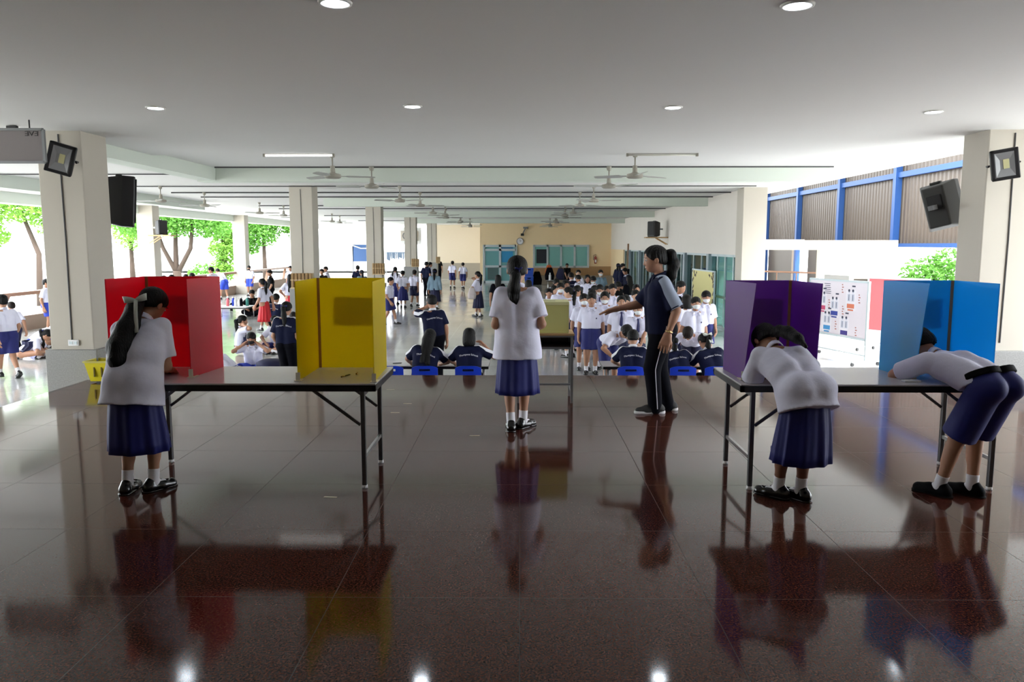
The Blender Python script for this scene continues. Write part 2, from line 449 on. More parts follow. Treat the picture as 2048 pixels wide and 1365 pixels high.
def body_mesh(S, p, skin, hi):
    H = S['H']; bu = S['bu']; Ru, Rl = S['Ru'], S['Rl']; up = Ru @ V(0, 0, 1)
    pr = []
    for n, sg in (('L', -1), ('R', 1)):
        hp, rib = S['hp' + n], S['nb'] + Ru @ V(sg * .058 * H, 0, -.10 * H)
        wx = S['wai'] + Rl @ V(sg * .04 * H, 0, 0)
        pr += [(cone(hp + V(0, 0, .01 * H), wx, .062 * H * bu, .052 * H * bu), .03), (cone(wx, rib, .052 * H * bu, .06 * H * bu), .03)]
        sh, el, wr = S['sh' + n], S['el' + n], S['wr' + n]
        pr += [(cone(S['nb'] - up * .03 * H, sh, .036 * H, .036 * H), .03), (cone(sh, el, .033 * H, .0245 * H), .02), (cone(el, wr, .0255 * H, .0165 * H), .012),
               (cone(el, el * .6 + wr * .4, .0255 * H, .025 * H), .012)]
        kn, an = S['kn' + n], S['an' + n]
        bk = nrm(np.cross(np.cross(an - kn, V(0, 1, 0)), an - kn)) * -1
        pr += [(cone(hp, kn, .056 * H * bu, .035 * H), .025), (cone(kn, an, .033 * H, .021 * H), .02),
               (cone(kn * .8 + an * .2 + bk * -.008 * H, kn * .5 + an * .5 + bk * -.006 * H, .03 * H, .026 * H), .02), (ell(kn, (.033 * H,) * 3), .02)]
        ft = p.get('_foot' + n)
        if ft is not None: pr += [(cone(an, an + ft[0] * .09 * H - V(0, 0, .025 * H), .02 * H, .018 * H), .02)]
    parts = [field_of(pr, .009 if hi else .012).mesh()]
    # head and neck
    hh, M, c = S['hh'], S['Rh'], S['hc']
    q = lambda *a: c + M @ (V(*a) * hh)
    E = lambda o, r: ell(q(*o), [k * hh for k in r], M)
    hd = [(cone(S['nb'] - (S['hn'] - S['nb']) * .6, q(0, -.1, -.22), .03 * H, .027 * H), .02),
          (E((0, -.07, .13), (.365, .44, .37)), .02), (E((0, .1, -.14), (.30, .31, .33)), .05 * hh * 3), (E((0, .2, -.36), (.16, .17, .12)), .12 * hh),
          (cone(q(0, .36, .04), q(0, .425, -.12), .03 * hh, .05 * hh), .05 * hh), (E((-.055, .38, -.13), (.04, .04, .035)), .03 * hh), (E((.055, .38, -.13), (.04, .04, .035)), .03 * hh),
          (E((-.37, -.03, -.05), (.045, .085, .13)), .03 * hh), (E((.37, -.03, -.05), (.045, .085, .13)), .03 * hh),
          (E((0, .36, -.26), (.10, .05, .03)), .03 * hh), (E((0, .355, -.30), (.085, .05, .03)), .03 * hh),
          (E((-.15, .42, .03), (.085, .05, .045)), .03 * hh, 's'), (E((.15, .42, .03), (.085, .05, .045)), .03 * hh, 's')]
    parts.append(field_of(hd, .0055 if hi else .008).mesh())
    mi = [0, 0]
    for sg in (-1, 1):
        parts += [ball_np(q(sg * .15, .34, .03), (.072 * hh, .05 * hh, .036 * hh), M), ball_np(q(sg * .15, .378, .03), (.036 * hh, .018 * hh, .034 * hh), M), ball_np(q(sg * .155, .372, .135), (.09 * hh, .025 * hh, .016 * hh), M @ ry(sg * .1))]
        mi += [1, 2, 2]
    parts.append(ball_np(q(0, .402, -.28), (.09 * hh, .016 * hh, .026 * hh), M)); mi.append(3)
    for n in 'LR':
        parts.append(field_of(hand_prims(S, n, p), .0036 if hi else .0055, .02).mesh()); mi.append(0)
    return np_mesh('person', parts, [skin, EYEW, EYED, LIPS], mi)
def hair_mesh(S, p, style, hi, hm):
    hh, M, c, H = S['hh'], S['Rh'], S['hc'], S['H']
    q = lambda *a: c + M @ (V(*a) * hh)
    E = lambda o, r, **k: ell(q(*o), [x * hh for x in r], M, **k)
    long = style in ('pony', 'bob', 'long', 'braids', 'bun', 'highpony')
    nape = -.30 if not long else -.34
    pts = [(E((0, -.075, .145), (.41, .485, .42)), .0), (E((0, -.2, -.08), (.36, .34, .30)), .08 * hh)]
    if style == 'bob':
        pts += [(E((0, -.16, -.22), (.44, .42, .52)), .1 * hh), (E((0, -.2, -.5), (.42, .33, .34)), .1 * hh)]
    if style == 'long':
        b = S['Ru'] @ V(0, -.055 * H, -.17 * H)
        pts += [(E((0, -.16, -.2), (.42, .40, .5)), .1 * hh), (cone(q(-.13, -.25, -.35), S['nb'] + b + M @ V(-.03 * H, 0, 0), .28 * hh, .2 * hh), .1 * hh), (cone(q(.13, -.25, -.35), S['nb'] + b + M @ V(.03 * H, 0, 0), .28 * hh, .2 * hh), .1 * hh)]
    pad = .03
    f = field_of(pts, .006 if hi else .009, pad)
    # open the face and the nape
    zf = .22 if style == 'short' else .26
    if style == 'bob' or style == 'long':
        f.put(E((0, .36, -.24), (.30, .42, .50)), .04 * hh, 's')
        f.cut(q(0, 0, -.75 if style == 'bob' else -3), M @ V(0, 0, -1))
    else:
        f.put(E((0, .42, -.30), (.385, .46, .50)) if style == 'short' else E((0, .44, -.26), (.40, .46, .60)), .03 * hh, 's')
        f.cut(q(0, .1, -.02), M @ V(0, .62, -1))
        f.cut(q(0, -.4, nape), M @ V(0, -.25, -1))
    X = f.ax
    gx = (X[0] - c[0])[:, None, None]; gy = (X[1] - c[1])[None, :, None]; gz = (X[2] - c[2])[None, None, :]
    lx = (gx * M[0, 0] + gy * M[1, 0] + gz * M[2, 0]) / hh; lz = (gx * M[0, 2] + gy * M[1, 2] + gz * M[2, 2]) / hh; ly = (gx * M[0, 1] + gy * M[1, 1] + gz * M[2, 1]) / hh
    f.F = f.F + (.010 * hh * np.sin(26 * np.arctan2(lx, ly + .4 + 0 * lz) + 4 * lz) * (1.2 if style == 'short' else .8)).astype(np.float32)
    parts = [f.mesh()]
    tails = []
    if style in ('pony', 'highpony'):
        tp = p.get('tail')
        if tp is None:
            z0 = -.02 if style == 'pony' else .22
            tp = [(0, -.5, z0), (0, -.66, z0 - .1), (0, -.68, z0 - .6), (.03, -.62, z0 - 1.25), (.05, -.58, z0 - 1.6)]
            tp = [q(*x) for x in tp[:2]] + [q(0, -.5, z0) + (V(*x) * hh * V(1, .5, 1) + V(0, .24 * hh, 0) - V(0, 0, z0 * hh)) for x in tp[2:]]
        else: tp = [V(*x) * H + c for x in tp]
        tails.append((tp, p.get('tailr', [.10, .17, .2, .15, .05])))
    if style == 'braids':
        for sg in (-1, 1):
            b = q(sg * .3, -.35, -.25)
            tails.append(([b, b + V(sg * .03, -.03, -.12) * H * .7, b + V(sg * .03, -.03, -.26) * H * .7, b + V(sg * .02, -.02, -.33) * H * .7], [.1, .13, .12, .05]))
    for tp, tr in tails:
        if len(tr) != len(tp): tr = [tr[min(len(tr) - 1, int(i * len(tr) / len(tp)))] for i in range(len(tp))]
        g = field_of([(cone(tp[i], tp[i + 1], tr[i] * hh, tr[i + 1] * hh), .1 * hh) for i in range(len(tp) - 1)], .006 if hi else .009)
        g.wrinkle(.012 * hh, 70 / H, 55 / H, 9 / H)
        parts.append(g.mesh())
    if style == 'bun': parts.append(field_of([(E((0, -.55, .12), (.2, .17, .2)), .0)], .008).mesh())
    S['tails'] = tails
    return np_mesh('hair', parts, [hm])
def shirt_mesh(S, p, style, mats, hi):
    """style: blouse (loose, hangs over the skirt) / tucked / jersey"""
    H, Ru, Rl = S['H'], S['Ru'], S['Rl']; bu = S['bu']; up = Ru @ V(0, 0, 1); pr = []
    k = {'blouse': 1.18, 'tucked': 1.06, 'jersey': 1.14, 'jacket': 1.3}[style]
    drop = {'blouse': .045, 'tucked': -.055, 'jersey': .03, 'jacket': .03}[style]
    drop = p.get('drop', drop)
    for n, sg in (('L', -1), ('R', 1)):
        rib = S['nb'] + Ru @ V(sg * .057 * H, .004 * H, -.095 * H); wx = S['wai'] + Rl @ V(sg * .045 * H, .004 * H, 0)
        hp = S['pel'] + S['Rp'] @ V(sg * (.037 if style == 'blouse' else .05) * H, .004 * H, -(drop + .02) * H)
        rr = .07 * H * bu * k
        pr += [(cone(hp, wx, rr * (1.3 if style == 'blouse' else 1.0), rr * .93), .03), (cone(wx, rib, rr * .93, rr * .93), .03)]
        if style == 'blouse': pr.append((ell(S['hp' + n] * .8 + S['pel'] * .2 + S['Rp'] @ V(0, -.014 * H, .01 * H), ((.074 + .016 * min(1, p.get('lean', 0) / 50)) * H * bu,) * 3), .04))
        sh, el, wr = S['sh' + n], S['el' + n], S['wr' + n]; d = nrm(el - sh)
        pr.append((cone(S['nb'] - up * .03 * H, sh - up * .006 * H, .038 * H, .039 * H), .03))
        fr = p.get('sleeve', 1.45 if style == 'jacket' else .78)
        if fr <= 1:
            e = sh + (el - sh) * fr
            pr.append((cone(sh - d * .004 * H, e + d * .02 * H, .041 * H * (1 + .2 * (k - 1)), .05 * H * (.95 + .4 * (k - 1)), [(e, d)]), .025))
        else:
            e = el + (wr - el) * min(.92, (fr - 1) * 2); d2 = nrm(wr - el)
            pr += [(cone(sh, el, .047 * H, .041 * H), .025), (cone(el, e + d2 * .02 * H, .041 * H, .034 * H, [(e, d2)]), .015)]
    f = field_of(pr, .008 if hi else .011, .04)
    hem = S['pel'] + S['Rp'] @ V(0, 0, -drop * H)
    hn = S['Rp'] @ V(0, 0, -1)
    # hem cut only near the hips so that hanging sleeves stay
    Xa, Ya, Za = f.ax[0][:, None, None], f.ax[1][None, :, None], f.ax[2][None, None, :]
    dp = (Xa - hem[0]) * hn[0] + (Ya - hem[1]) * hn[1] + (Za - hem[2]) * hn[2]
    dist = np.sqrt((Xa - hem[0]) ** 2 + (Ya - hem[1]) ** 2 + (Za - hem[2]) ** 2)
    f.F = np.where(dist < .2 * H, np.maximum(f.F, dp), f.F).astype(np.float32)
    if hi: f.wrinkle(.0042, 23 / H, 15 / H, 13 / H); f.wrinkle(.0022, 41 / H, 33 / H, 36 / H)
    else: f.wrinkle(.003, 20 / H, 18 / H, 26 / H)
    return np_mesh('shirt', [f.mesh()], mats[:1])
def ribbon_on(sm, cs, outs, hw, m, name):
    """a band of cloth laid on the surface of mesh sm along the points cs"""
    bv = BVHTree.FromPolygons([v.co for v in sm.vertices], [tuple(q.vertices) for q in sm.polygons]); v = []; K = 11
    for i, c in enumerate(cs):
        t = nrm(cs[min(i + 1, len(cs) - 1)] - cs[max(0, i - 1)]); o = nrm(outs[i] - t * (outs[i] @ t)); w = np.cross(t, o)
        for k in range(K):
            p = c + w * hw * (2 * k / (K - 1) - 1)
            hit = bv.ray_cast(Vector(p + o * .25), Vector(-o), .4)[0]
            v.append((np.array(hit) if hit is not None else p + o * .05) + o * .007)
    n = len(cs); q = [(i * K + k, i * K + k + 1, (i + 1) * K + k + 1, (i + 1) * K + k) for i in range(n - 1) for k in range(K - 1)]
    return np.array(v), np.array(q)
def bottoms_mesh(S, p, style, m, hi):
    H, Rp = S['H'], S['Rp']; bu = S['bu']
    if style == 'skirt':
        N = 112; T = 15; rings = []
        W = S['pel'] + Rp @ V(0, 0, .07 * H); hem = p.get('hem', .2) * H
        mid = (S['hpL'] + S['hpR']) / 2
        kk = (S['knL'] + S['knR']) / 2; bot = V(kk[0] * .5 + mid[0] * .5, kk[1] * .6 + mid[1] * .4 - .01 * H, hem) + V(*p.get('hemoff', (0, 0, 0))) * H
        npl = p.get('pleats', 12); fl = p.get('flare', 1.)
        for i in range(T):
            t = i / (T - 1)
            c = W * (1 - t) ** 2 + 2 * t * (1 - t) * (mid + V(0, -.005 * H, -.02 * H)) + bot * t ** 2
            a = (.082 + (.142 * fl - .082) * t ** .8) * H * bu; b = (.06 + (.116 * fl - .06) * t ** .9) * H * bu
            Rm = Rp if t < .25 else rz_(0) * min(1, (t - .25) * 2) + Rp * (1 - min(1, (t - .25) * 2))
            ring = []
            for k in range(N):
                th = 2 * pi * k / N
                ph = npl * th + .7 * math.sin(2 * th)
                am = 1 + t * (.05 * math.cos(ph) + .02 * math.cos(2 * ph + 1) + .03 * math.sin(3 * th + 1))
                ring.append(c + Rm @ V(a * am * math.cos(th), b * am * math.sin(th), 0))
            rings.append(ring)
        # folded hem: an inner wall gives the cloth its edge
        rings.append([bot + (v - bot) * .955 for v in rings[-1]]); rings.append([v + V(0, 0, .06 * H) for v in rings[-1]])
        v = np.array([x for r in rings for x in r]); n = len(rings)
        q = [(i * N + (k + 1) % N, i * N + k, (i + 1) * N + k, (i + 1) * N + (k + 1) % N) for i in range(n - 1) for k in range(N)]
        return np_mesh('skirt', [(v, np.array(q))], [m])
    pr = []
    for n, sg in (('L', -1), ('R', 1)):
        hp, kn, an = S['hp' + n], S['kn' + n], S['an' + n]
        w = S['pel'] + Rp @ V(sg * .042 * H, 0, .062 * H)
        fat = 1.12 if style == 'shorts' else 1.0
        pr += [(cone(w, hp, .062 * H * bu, .07 * H * bu, [(S['pel'] + Rp @ V(0, 0, .075 * H), Rp @ V(0, 0, 1))]), .03), (ell(hp + Rp @ V(0, (-.03 if style == 'shorts' else -.016) * H, -.012 * H), ((.06 if style == 'shorts' else .062) * H * bu,) * 3), .03)]
        if style == 'shorts':
            t = p.get('shortl', .86); e = hp + (kn - hp) * t; d = nrm(kn - hp)
            pr.append((cone(hp, e + d * .03 * H, .072 * H * bu, .071 * H * bu * p.get('flare', 1.), [(e, d)]), .025))
        else:
            pr += [(cone(hp, kn, .068 * H * bu, .051 * H), .03), (cone(kn, an - V(0, 0, .02 * H), .051 * H, .041 * H), .02)]
    f = field_of(pr, .008 if hi else .011, .04)
    f.wrinkle(.0035, 22 / H, 18 / H, 12 / H)
    return np_mesh(style, [f.mesh()], [m])
def foot_frame(S, p, n):
    yaw = R(p.get('toe' + n, -8 if n == 'R' else 8)); pt = R(p.get('fpitch' + n, 0))
    M = rz_(yaw) @ rx(-pt)
    return M @ V(0, 1, 0), M @ V(0, 0, 1)
def shoe_mesh(S, p, n, m, style, hi):
    H = S['H']; a = S['an' + n]; d, u = foot_frame(S, p, n); s = nrm(np.cross(d, u))
    g = a - u * .045 * H                                  # sole level under the ankle
    Pt = lambda f, z, x=0: g + d * f * H + u * z * H + s * x * H
    top = [(Pt(0, 0), -u)]
    if style == 'trainer':
        up = [(cone(Pt(-.03, .026), Pt(.05, .024), .03 * H, .029 * H, [(Pt(0, .012), -u)]), .01), (cone(Pt(.05, .02), Pt(.1, .016), .029 * H, .022 * H, [(Pt(0, .012), -u)]), .02), (cone(Pt(-.018, .03), Pt(-.01, .052), .029 * H, .027 * H), .02)]
        so = [(cone(Pt(-.034, .008), Pt(.103, .008), .029 * H, .027 * H, [(Pt(0, 0), -u), (Pt(0, .017), u)]), 0)]
        A = field_of(up, .005).mesh(); B = field_of(so, .005).mesh()
        return np_mesh('shoe', [A, B], [m, SOLE], [0, 1])
    pr = [(cone(Pt(-.028, .022), Pt(.04, .02), .027 * H, .028 * H, top), .01), (cone(Pt(.04, .018), Pt(.088, .014), .029 * H, .026 * H, top), .02), (cone(Pt(-.02, .03), Pt(-.014, .044), .025 * H, .024 * H), .015)]
    f = field_of(pr, .0045 if hi else .007)
    if style == 'maryjane':
        f.put(cone(Pt(.012, .06), Pt(.062, .05), .022 * H, .02 * H), .006, 's')
    parts = [f.mesh()]
    if style == 'maryjane':
        st = [(cone(Pt(.036, .022, -.026), Pt(.034, .045, 0), .006 * H, .006 * H), .004), (cone(Pt(.034, .045, 0), Pt(.036, .022, .026), .006 * H, .006 * H), .004)]
        parts.append(field_of(st, .004).mesh())
    so = [(cone(Pt(-.03, .004), Pt(.09, .004), .0285 * H, .0275 * H, [(Pt(0, 0), -u), (Pt(0, .008), u)]), 0)]
    parts.append(field_of(so, .0045 if hi else .006).mesh())
    return np_mesh('shoe', parts, [m])
def sock_mesh(S, p, n, m, hi):
    H = S['H']; a, k = S['an' + n], S['kn' + n]; u = nrm(k - a); e = a + u * p.get('sockh', .062) * H
    d, _ = foot_frame(S, p, n)
    f = field_of([(cone(a - u * .02 * H, e + u * .02 * H, .0245 * H, .0265 * H, [(e, u)]), .0), (cone(a - u * .012 * H, a + d * .045 * H - V(0, 0, .018 * H), .023 * H, .019 * H), .012)], .005 if hi else .007)
    return np_mesh('sock', [f.mesh()], [m])
def strip(pts, w, th, side):
    """a flat band along pts (numpy), width w along side, thickness th"""
    rings = []
    for i, a in enumerate(pts):
        t = nrm(pts[min(i + 1, len(pts) - 1)] - pts[max(0, i - 1)]); s = side - t * (side @ t); s = nrm(s); n = np.cross(t, s); ww = w[i] if isinstance(w, (list, tuple)) else w
        rings.append([a + s * ww / 2 - n * th / 2, a + s * ww / 2 + n * th / 2, a - s * ww / 2 + n * th / 2, a - s * ww / 2 - n * th / 2])
    v = np.array([x for r in rings for x in r]); n = len(rings)
    q = [(i * 4 + k, i * 4 + (k + 1) % 4, (i + 1) * 4 + (k + 1) % 4, (i + 1) * 4 + k) for i in range(n - 1) for k in range(4)] + [(3, 2, 1, 0), (4 * n - 4, 4 * n - 3, 4 * n - 2, 4 * n - 1)]
    return v, np.array(q)
def bow_mesh(c, Rm, s, m, name='hair_ribbon', tails=True, tail=1., back=0.):
    parts = []; X, Y, Z = Rm @ V(1, 0, 0), Rm @ V(0, 1, 0), Rm @ V(0, 0, 1)
    for sg in (-1, 1):
        loop = []
        for i in range(13):
            a = 2 * pi * i / 12
            loop.append(c + X * sg * s * .5 * (1 - math.cos(a)) + Z * s * .1 * (1 - math.cos(a)) - Y * s * (.05 + .16 * math.sin(a)))
        parts.append(strip(loop, [s * (.2 + .36 * math.sin(pi * i / 12)) for i in range(13)], .002, Z + X * sg * .2))
        if tails:
            tl = [c + (X * sg * (.12 + .18 * t) - Z * (1.9 * tail * t) - Y * (.1 + .12 * math.sin(3 * t + sg) + back * t)) * s for t in [i / 6 for i in range(7)]]
            parts.append(strip(tl, s * .34, .002, X))
    parts.append(ball_np(c - Y * s * .08, (s * .16, s * .12, s * .16), Rm))
    return np_mesh(name, parts, [m])
_PC = {}
def person(key, p, look, loc, rz, label, group=None, scale=1., hi=False, skin=0):
    """key: pose name (meshes are shared by people with the same key and look)"""
    S = None
    def get(tagname, fn):
        nonlocal S
        kk = (key, tagname)
        if kk not in _PC:
            if key not in _SK:
                _SK[key] = skeleton(p)
            S = _SK[key]; _PC[kk] = fn(_SK[key])
        return _PC[kk]
    def child(name, me, par, lab=None):
        o = bpy.data.objects.new(name, me); C.objects.link(o); o.parent = par
        if lab: o['label'] = lab
        return o
    body = bpy.data.objects.new('person', get(('body', skin), lambda S: body_mesh(S, p, SKIN[skin], hi))); C.objects.link(body)
    body.location = loc; body.rotation_euler.z = rz; body.scale = (scale,) * 3
    tag(body, label, 'person', group)
    hm = HAIRB if look.get('brown') else HAIRM
    st = look.get('hair', 'short')
    hair = child('hair', get(('hair', st, hm.name), lambda S: hair_mesh(S, p, st, hi, hm)), body)
    top = look.get('top', 'tucked'); tm = look.get('topm', WSH); tm = tm if isinstance(tm, list) else [tm]
    shirt = child('shirt', get(('top', top, tuple(x.name for x in tm)), lambda S: shirt_mesh(S, p, top, tm, hi)), body)
    cm = look.get('collar', tm[0])
    def collar(S):
        H = S['H']; pts = []
        for i in range(17):
            a = 2 * pi * i / 16
            pts.append(S['nb'] * .9 + S['hn'] * .1 + S['Ru'] @ V(.041 * H * math.cos(a), .043 * H * math.sin(a) + .003 * H, -.012 * H * math.sin(a)))
        parts = [strip(pts, .024 * H, .004 * H, S['Ru'] @ V(0, 0, 1))]
        for sg in (-1, 1):
            b = S['nb'] + S['Ru'] @ V(sg * .022 * H, .045 * H, -.008 * H)
            parts.append(strip([b, b + S['Ru'] @ V(sg * .02 * H, .012 * H, -.02 * H), b + S['Ru'] @ V(sg * .022 * H, .014 * H, -.045 * H)], [.03 * H, .034 * H, .004 * H], .004, S['Ru'] @ V(1, 0, 0)))
        return np_mesh('collar', parts, [cm])
    child('collar', get(('collar', cm.name), collar), shirt)
    bs, bm = look.get('bottom', ('shorts', BLUES))
    pip = look.get('piping')
    leg = child(bs, get((bs, bm.name), lambda S: bottoms_mesh(S, p, bs, bm, hi)), body)
    if pip:
        for n, sg in (('L', -1), ('R', 1)):
            def pp(S, n=n, sg=sg):
                a, b, c = S['hp' + n] + V(0, 0, .05 * S['H']), S['kn' + n], S['an' + n] - V(0, 0, .01 * S['H']); cs = [a + (b - a) * i / 8 for i in range(8)] + [b + (c - b) * i / 8 for i in range(9)]
                return np_mesh('piping', [ribbon_on(leg.data, cs, [V(sg, -.15, 0)] * len(cs), .0024 * S['H'], pip, 'piping')], [pip])
            child('piping', get(('piping', n), pp), leg)
    if len(tm) > 1:
        for n, sg in (('L', -1), ('R', 1)):
            def sp(S, n=n, sg=sg):
                H, Ru = S['H'], S['Ru']; up = Ru @ V(0, 0, 1); a = S['nb'] - up * .03 * H + Ru @ V(sg * .04 * H, 0, 0); b, e = S['sh' + n], S['el' + n]; e = b + (e - b) * (p.get('sleeve', .78) + .06)
                lat = nrm(Ru @ V(sg, -.2, .1)); cs = [a + (b - a) * i / 10 for i in range(10)] + [b + (e - b) * i / 17 for i in range(18)]
                outs = [up * (1 - .045 * i) + lat * .045 * i for i in range(10)] + [nrm(up * max(0, .6 - .1 * i) + lat) for i in range(18)]
                return np_mesh('sleeve_stripe', [ribbon_on(shirt.data, cs, outs, p.get('stripew', .02) * H, tm[1], 's')], [tm[1]])
            child('sleeve_stripe', get(('stripe', n), sp), shirt)
    if look.get('belt'):
        def belt(S):
            H = S['H']; bu = S['bu']
            Rp = S['Rp']; cl = [(S['pel'] + Rp @ V(0, 0, .078 * H), Rp @ V(0, 0, 1)), (S['pel'] + Rp @ V(0, 0, .05 * H), Rp @ V(0, 0, -1))]; pr = []
            for n, sg in (('L', -1), ('R', 1)):
                w = S['pel'] + Rp @ V(sg * .042 * H, 0, .062 * H); pr.append((cone(w, S['hp' + n], .077 * H * bu, .079 * H * bu, cl), .0))
            return np_mesh('belt', [field_of(pr, .006).mesh()], [BLKC])
        child('belt', get('belt', belt), body)
    shm, sst = look.get('shoe', (LEATH, 'plain'))
    if look.get('feet', True):
        for n in 'LR':
            child('shoe', get(('shoe', n, sst), lambda S, n=n: shoe_mesh(S, p, n, shm, sst, hi)), body)
            if look.get('sock', True): child('sock', get(('sock', n), lambda S, n=n: sock_mesh(S, p, n, SOCK, hi)), body)
    if look.get('mask'):
        mm = MASKB if look['mask'] == 'black' else MASKW
        def mk(S):
            hh, M, c = S['hh'], S['Rh'], S['hc']; q = lambda *a: c + M @ (V(*a) * hh)
            f = field_of([(ell(q(0, .13, -.2), (.30 * hh, .345 * hh, .27 * hh), M), 0), (ell(q(0, .33, -.2), (.13 * hh, .16 * hh, .18 * hh), M), .1 * hh)], .007)
            f.cut(q(0, .06, 0), M @ V(0, -1, 0)); f.cut(q(0, .4, -.03), M @ V(0, .1, 1)); f.cut(q(0, .3, -.44), M @ V(0, 0, -1))
            parts = [f.mesh()]
            for sg in (-1, 1):
                for z in (-.08, -.28): parts.append(strip([q(sg * .29, .1, z), q(sg * .36, 0, -.08)], .02 * hh, .01 * hh, M @ V(0, 0, 1)))
            return np_mesh('face_mask', parts, [mm])
        child('face_mask', get(('mask', mm.name), mk), body)
    if look.get('tie'):
        def tie(S):
            H = S['H']; Ru = S['Ru']; f = .087 * H * S['bu']
            pts = [S['nb'] + Ru @ V(0, .055 * H, -.02 * H), S['nb'] + Ru @ V(0, .075 * H, -.05 * H), S['nb'] + Ru @ V(0, .083 * H, -.1 * H), S['nb'] + Ru @ V(.004 * H, .089 * H, -.18 * H), S['nb'] + Ru @ V(.004 * H, .088 * H, -.2 * H)]
            return np_mesh('necktie', [strip(pts, [.022 * H, .02 * H, .034 * H, .04 * H, .004 * H], .006 * H, Ru @ V(1, 0, 0))], [TIEB])
        child('necktie', get('tie', tie), body)
    if look.get('badge'):
        def bd(S):
            H = S['H']; Ru = S['Ru']; c0 = S['nb'] + Ru @ V(-.06 * H, .078 * H, -.13 * H)
            return np_mesh('badge', [ball_np(c0, (.0075 * H, .004 * H, .0105 * H), Ru)], [look['badge'] if not isinstance(look['badge'], bool) else TIEB])
        child('badge', get('badge', bd), body)
    if look.get('ribbon'):
        rm = look['ribbon']
        def rb(S):
            hh, M, c = S['hh'], S['Rh'], S['hc']; at, s, tl, ro = p.get('bow', ((0, -.58, .02), .055, 1., 0))[:4]
            return bow_mesh(c + (V(*at) * S['H'] if p.get('bowup') else M @ (V(*at) * hh)), (M if not p.get('bowup') else rz_(0)) @ ry(R(ro)), s * S['H'] / 1.5, rm, tail=tl, back=p.get('bowback', 0.))
        child('hair_ribbon', get(('ribbon', rm.name), rb), hair)
    if look.get('watch'):
        n = look['watch']
        def wt(S):
            H = S['H']; a = S['wr' + n] * .86 + S['el' + n] * .14; d = nrm(S['wr' + n] - S['el' + n]); x = nrm(np.cross(d, V(0, 1, .2))); y = np.cross(d, x)
            pts = [a + (x * math.cos(t) + y * math.sin(t)) * .0215 * H for t in [2 * pi * i / 16 for i in range(17)]]
            return np_mesh('wristwatch', [strip(pts, .011 * H, .003 * H, d), ball_np(a + V(0, 0, 0) - x * .023 * H * (1), (.008 * H, .008 * H, .01 * H))], [look.get('watchm', DARK)])
        child('wristwatch', get('watch', wt), body)
    if look.get('text'):
        def tx(S):
            H = S['H']; Ru = S['Ru']
            me = text_mesh(look['text'], .045 * H * .56, 0)
            sm = shirt.data; bv = BVHTree.FromPolygons([v.co for v in sm.vertices], [tuple(q.vertices) for q in sm.polygons])
            bk = Vector(Ru @ V(0, 1, 0)); o0 = S['nb'] + Ru @ V(0, -.25 * H, -.085 * H)
            for v in me.vertices:
                x, y = v.co.x, v.co.y
                arc = y - x * x * (2.2 / H)
                o = Vector(o0 + Ru @ V(x, 0, arc))
                hit = bv.ray_cast(o, bk)
                v.co = (hit[0] - bk * .004) if hit[0] is not None else o + bk * .17 * H
            me.materials.clear(); me.materials.append(WTRIM)
            return me
        child('lettering', get(('text', tuple(x.name for x in tm)), tx), shirt)
    return body
_SK = {}
# ------------------------------------------------------------------ the setting
GRAN = tile_mat('polished_brown_granite', (72, 39, 31), (112, 65, 51), (24, 13, 10), (40, 24, 19), .9, .06, .36, 95, .0025, .04)
TERR = tile_mat('polished_grey_terrazzo', (200, 202, 202), (226, 226, 222), (150, 152, 154), (140, 140, 138), .6, .08, .6, 130, .003, .06)
CONC = mat('pale_concrete', (196, 194, 188), .9, var=.08, scale=.5)
STX0, STX1, STY = -5.45, 7.4, 10.1
COLM = CREAM2
f = MB().lohi((STX0, -5, HALL - .3), (STX1, STY, 0)); struct('floor', f, GRAN)
f = MB().lohi((-14.2, -5, HALL - .35), (11.0, 60, HALL)); struct('floor_hall', f, TERR)
f = MB().lohi((-120, -60, HALL - .75), (80, 190, HALL - .4)); struct('ground', f, CONC)
c_ = MB().lohi((-14.4, 12.35, CEIL + .05), (7.0, 62, CEIL + .5)); struct('ceiling_hall', c_, CEILM)
c_ = MB().lohi((-14.4, -5, CEIL), (8.2, 12.35, CEIL + .5)); struct('ceiling', c_, CEILM)
w = MB().lohi((-14.4, -5.3, HALL - .3), (11, -5, CEIL + .5)); struct('wall_back', w, CREAM)
struct('wall_light_block_left', MB().lohi((-7.3, -5, HALL), (-7.1, 5.6, CEIL)), CREAM)  # unseen wall, added to keep side daylight off the near stage
struct('wall_light_block_right', MB().lohi((8.0, -5, HALL), (8.2, 4.6, CEIL)), CREAM)  # its unseen right-hand counterpart, added to dim the foreground
struct('roof_shade_passage', MB().lohi((7.01, 20.9, 5.5), (11.3, 46, 5.6)), mat('shade_roof_sheet', (150, 146, 140), .6))  # unseen roof, added to shade the corrugated wall and leave the panel sunlit
# beams
BZ = 2.87
for y in (14.9, 24.4, 34.0, 43.6): struct('beam', MB().lohi((-6.05, y, BZ), (5.75, y + .35, CEIL + .1)), BEAMM)
struct('beam', MB().lohi((-6.05, 10.4, BZ + .02), (-5.7, 14.9, CEIL + .1)), BEAMM)
struct('beam', MB().lohi((-10.9, 16, BZ - .02), (-10.55, 26.5, CEIL + .1)), BEAMM)
struct('beam', MB().lohi((-14.4, -5, BZ - .05), (-13.9, 62, CEIL + .1)), BEAMM)
for x0, x1, y in ((-5.6, 5.7, 12.42), (-5.6, 5.7, 14.6), (-9.5, 5.7, 19.3), (-9.5, 5.7, 21.6), (-9.5, 5.7, 23.6), (-9.5, 5.7, 28.8), (-9.5, 5.7, 31.2), (-9.5, 5.7, 38.4), (-9.5, 5.7, 46.5), (-13.5, -6.2, 13.3), (-13.5, -6.2, 16.0)):
    struct('trim_conduit', MB().tube([(x0, y, CEIL + .03), (x1, y, CEIL + .03)], .022 * .6 if y < 20 else .018, 6), PIPE)
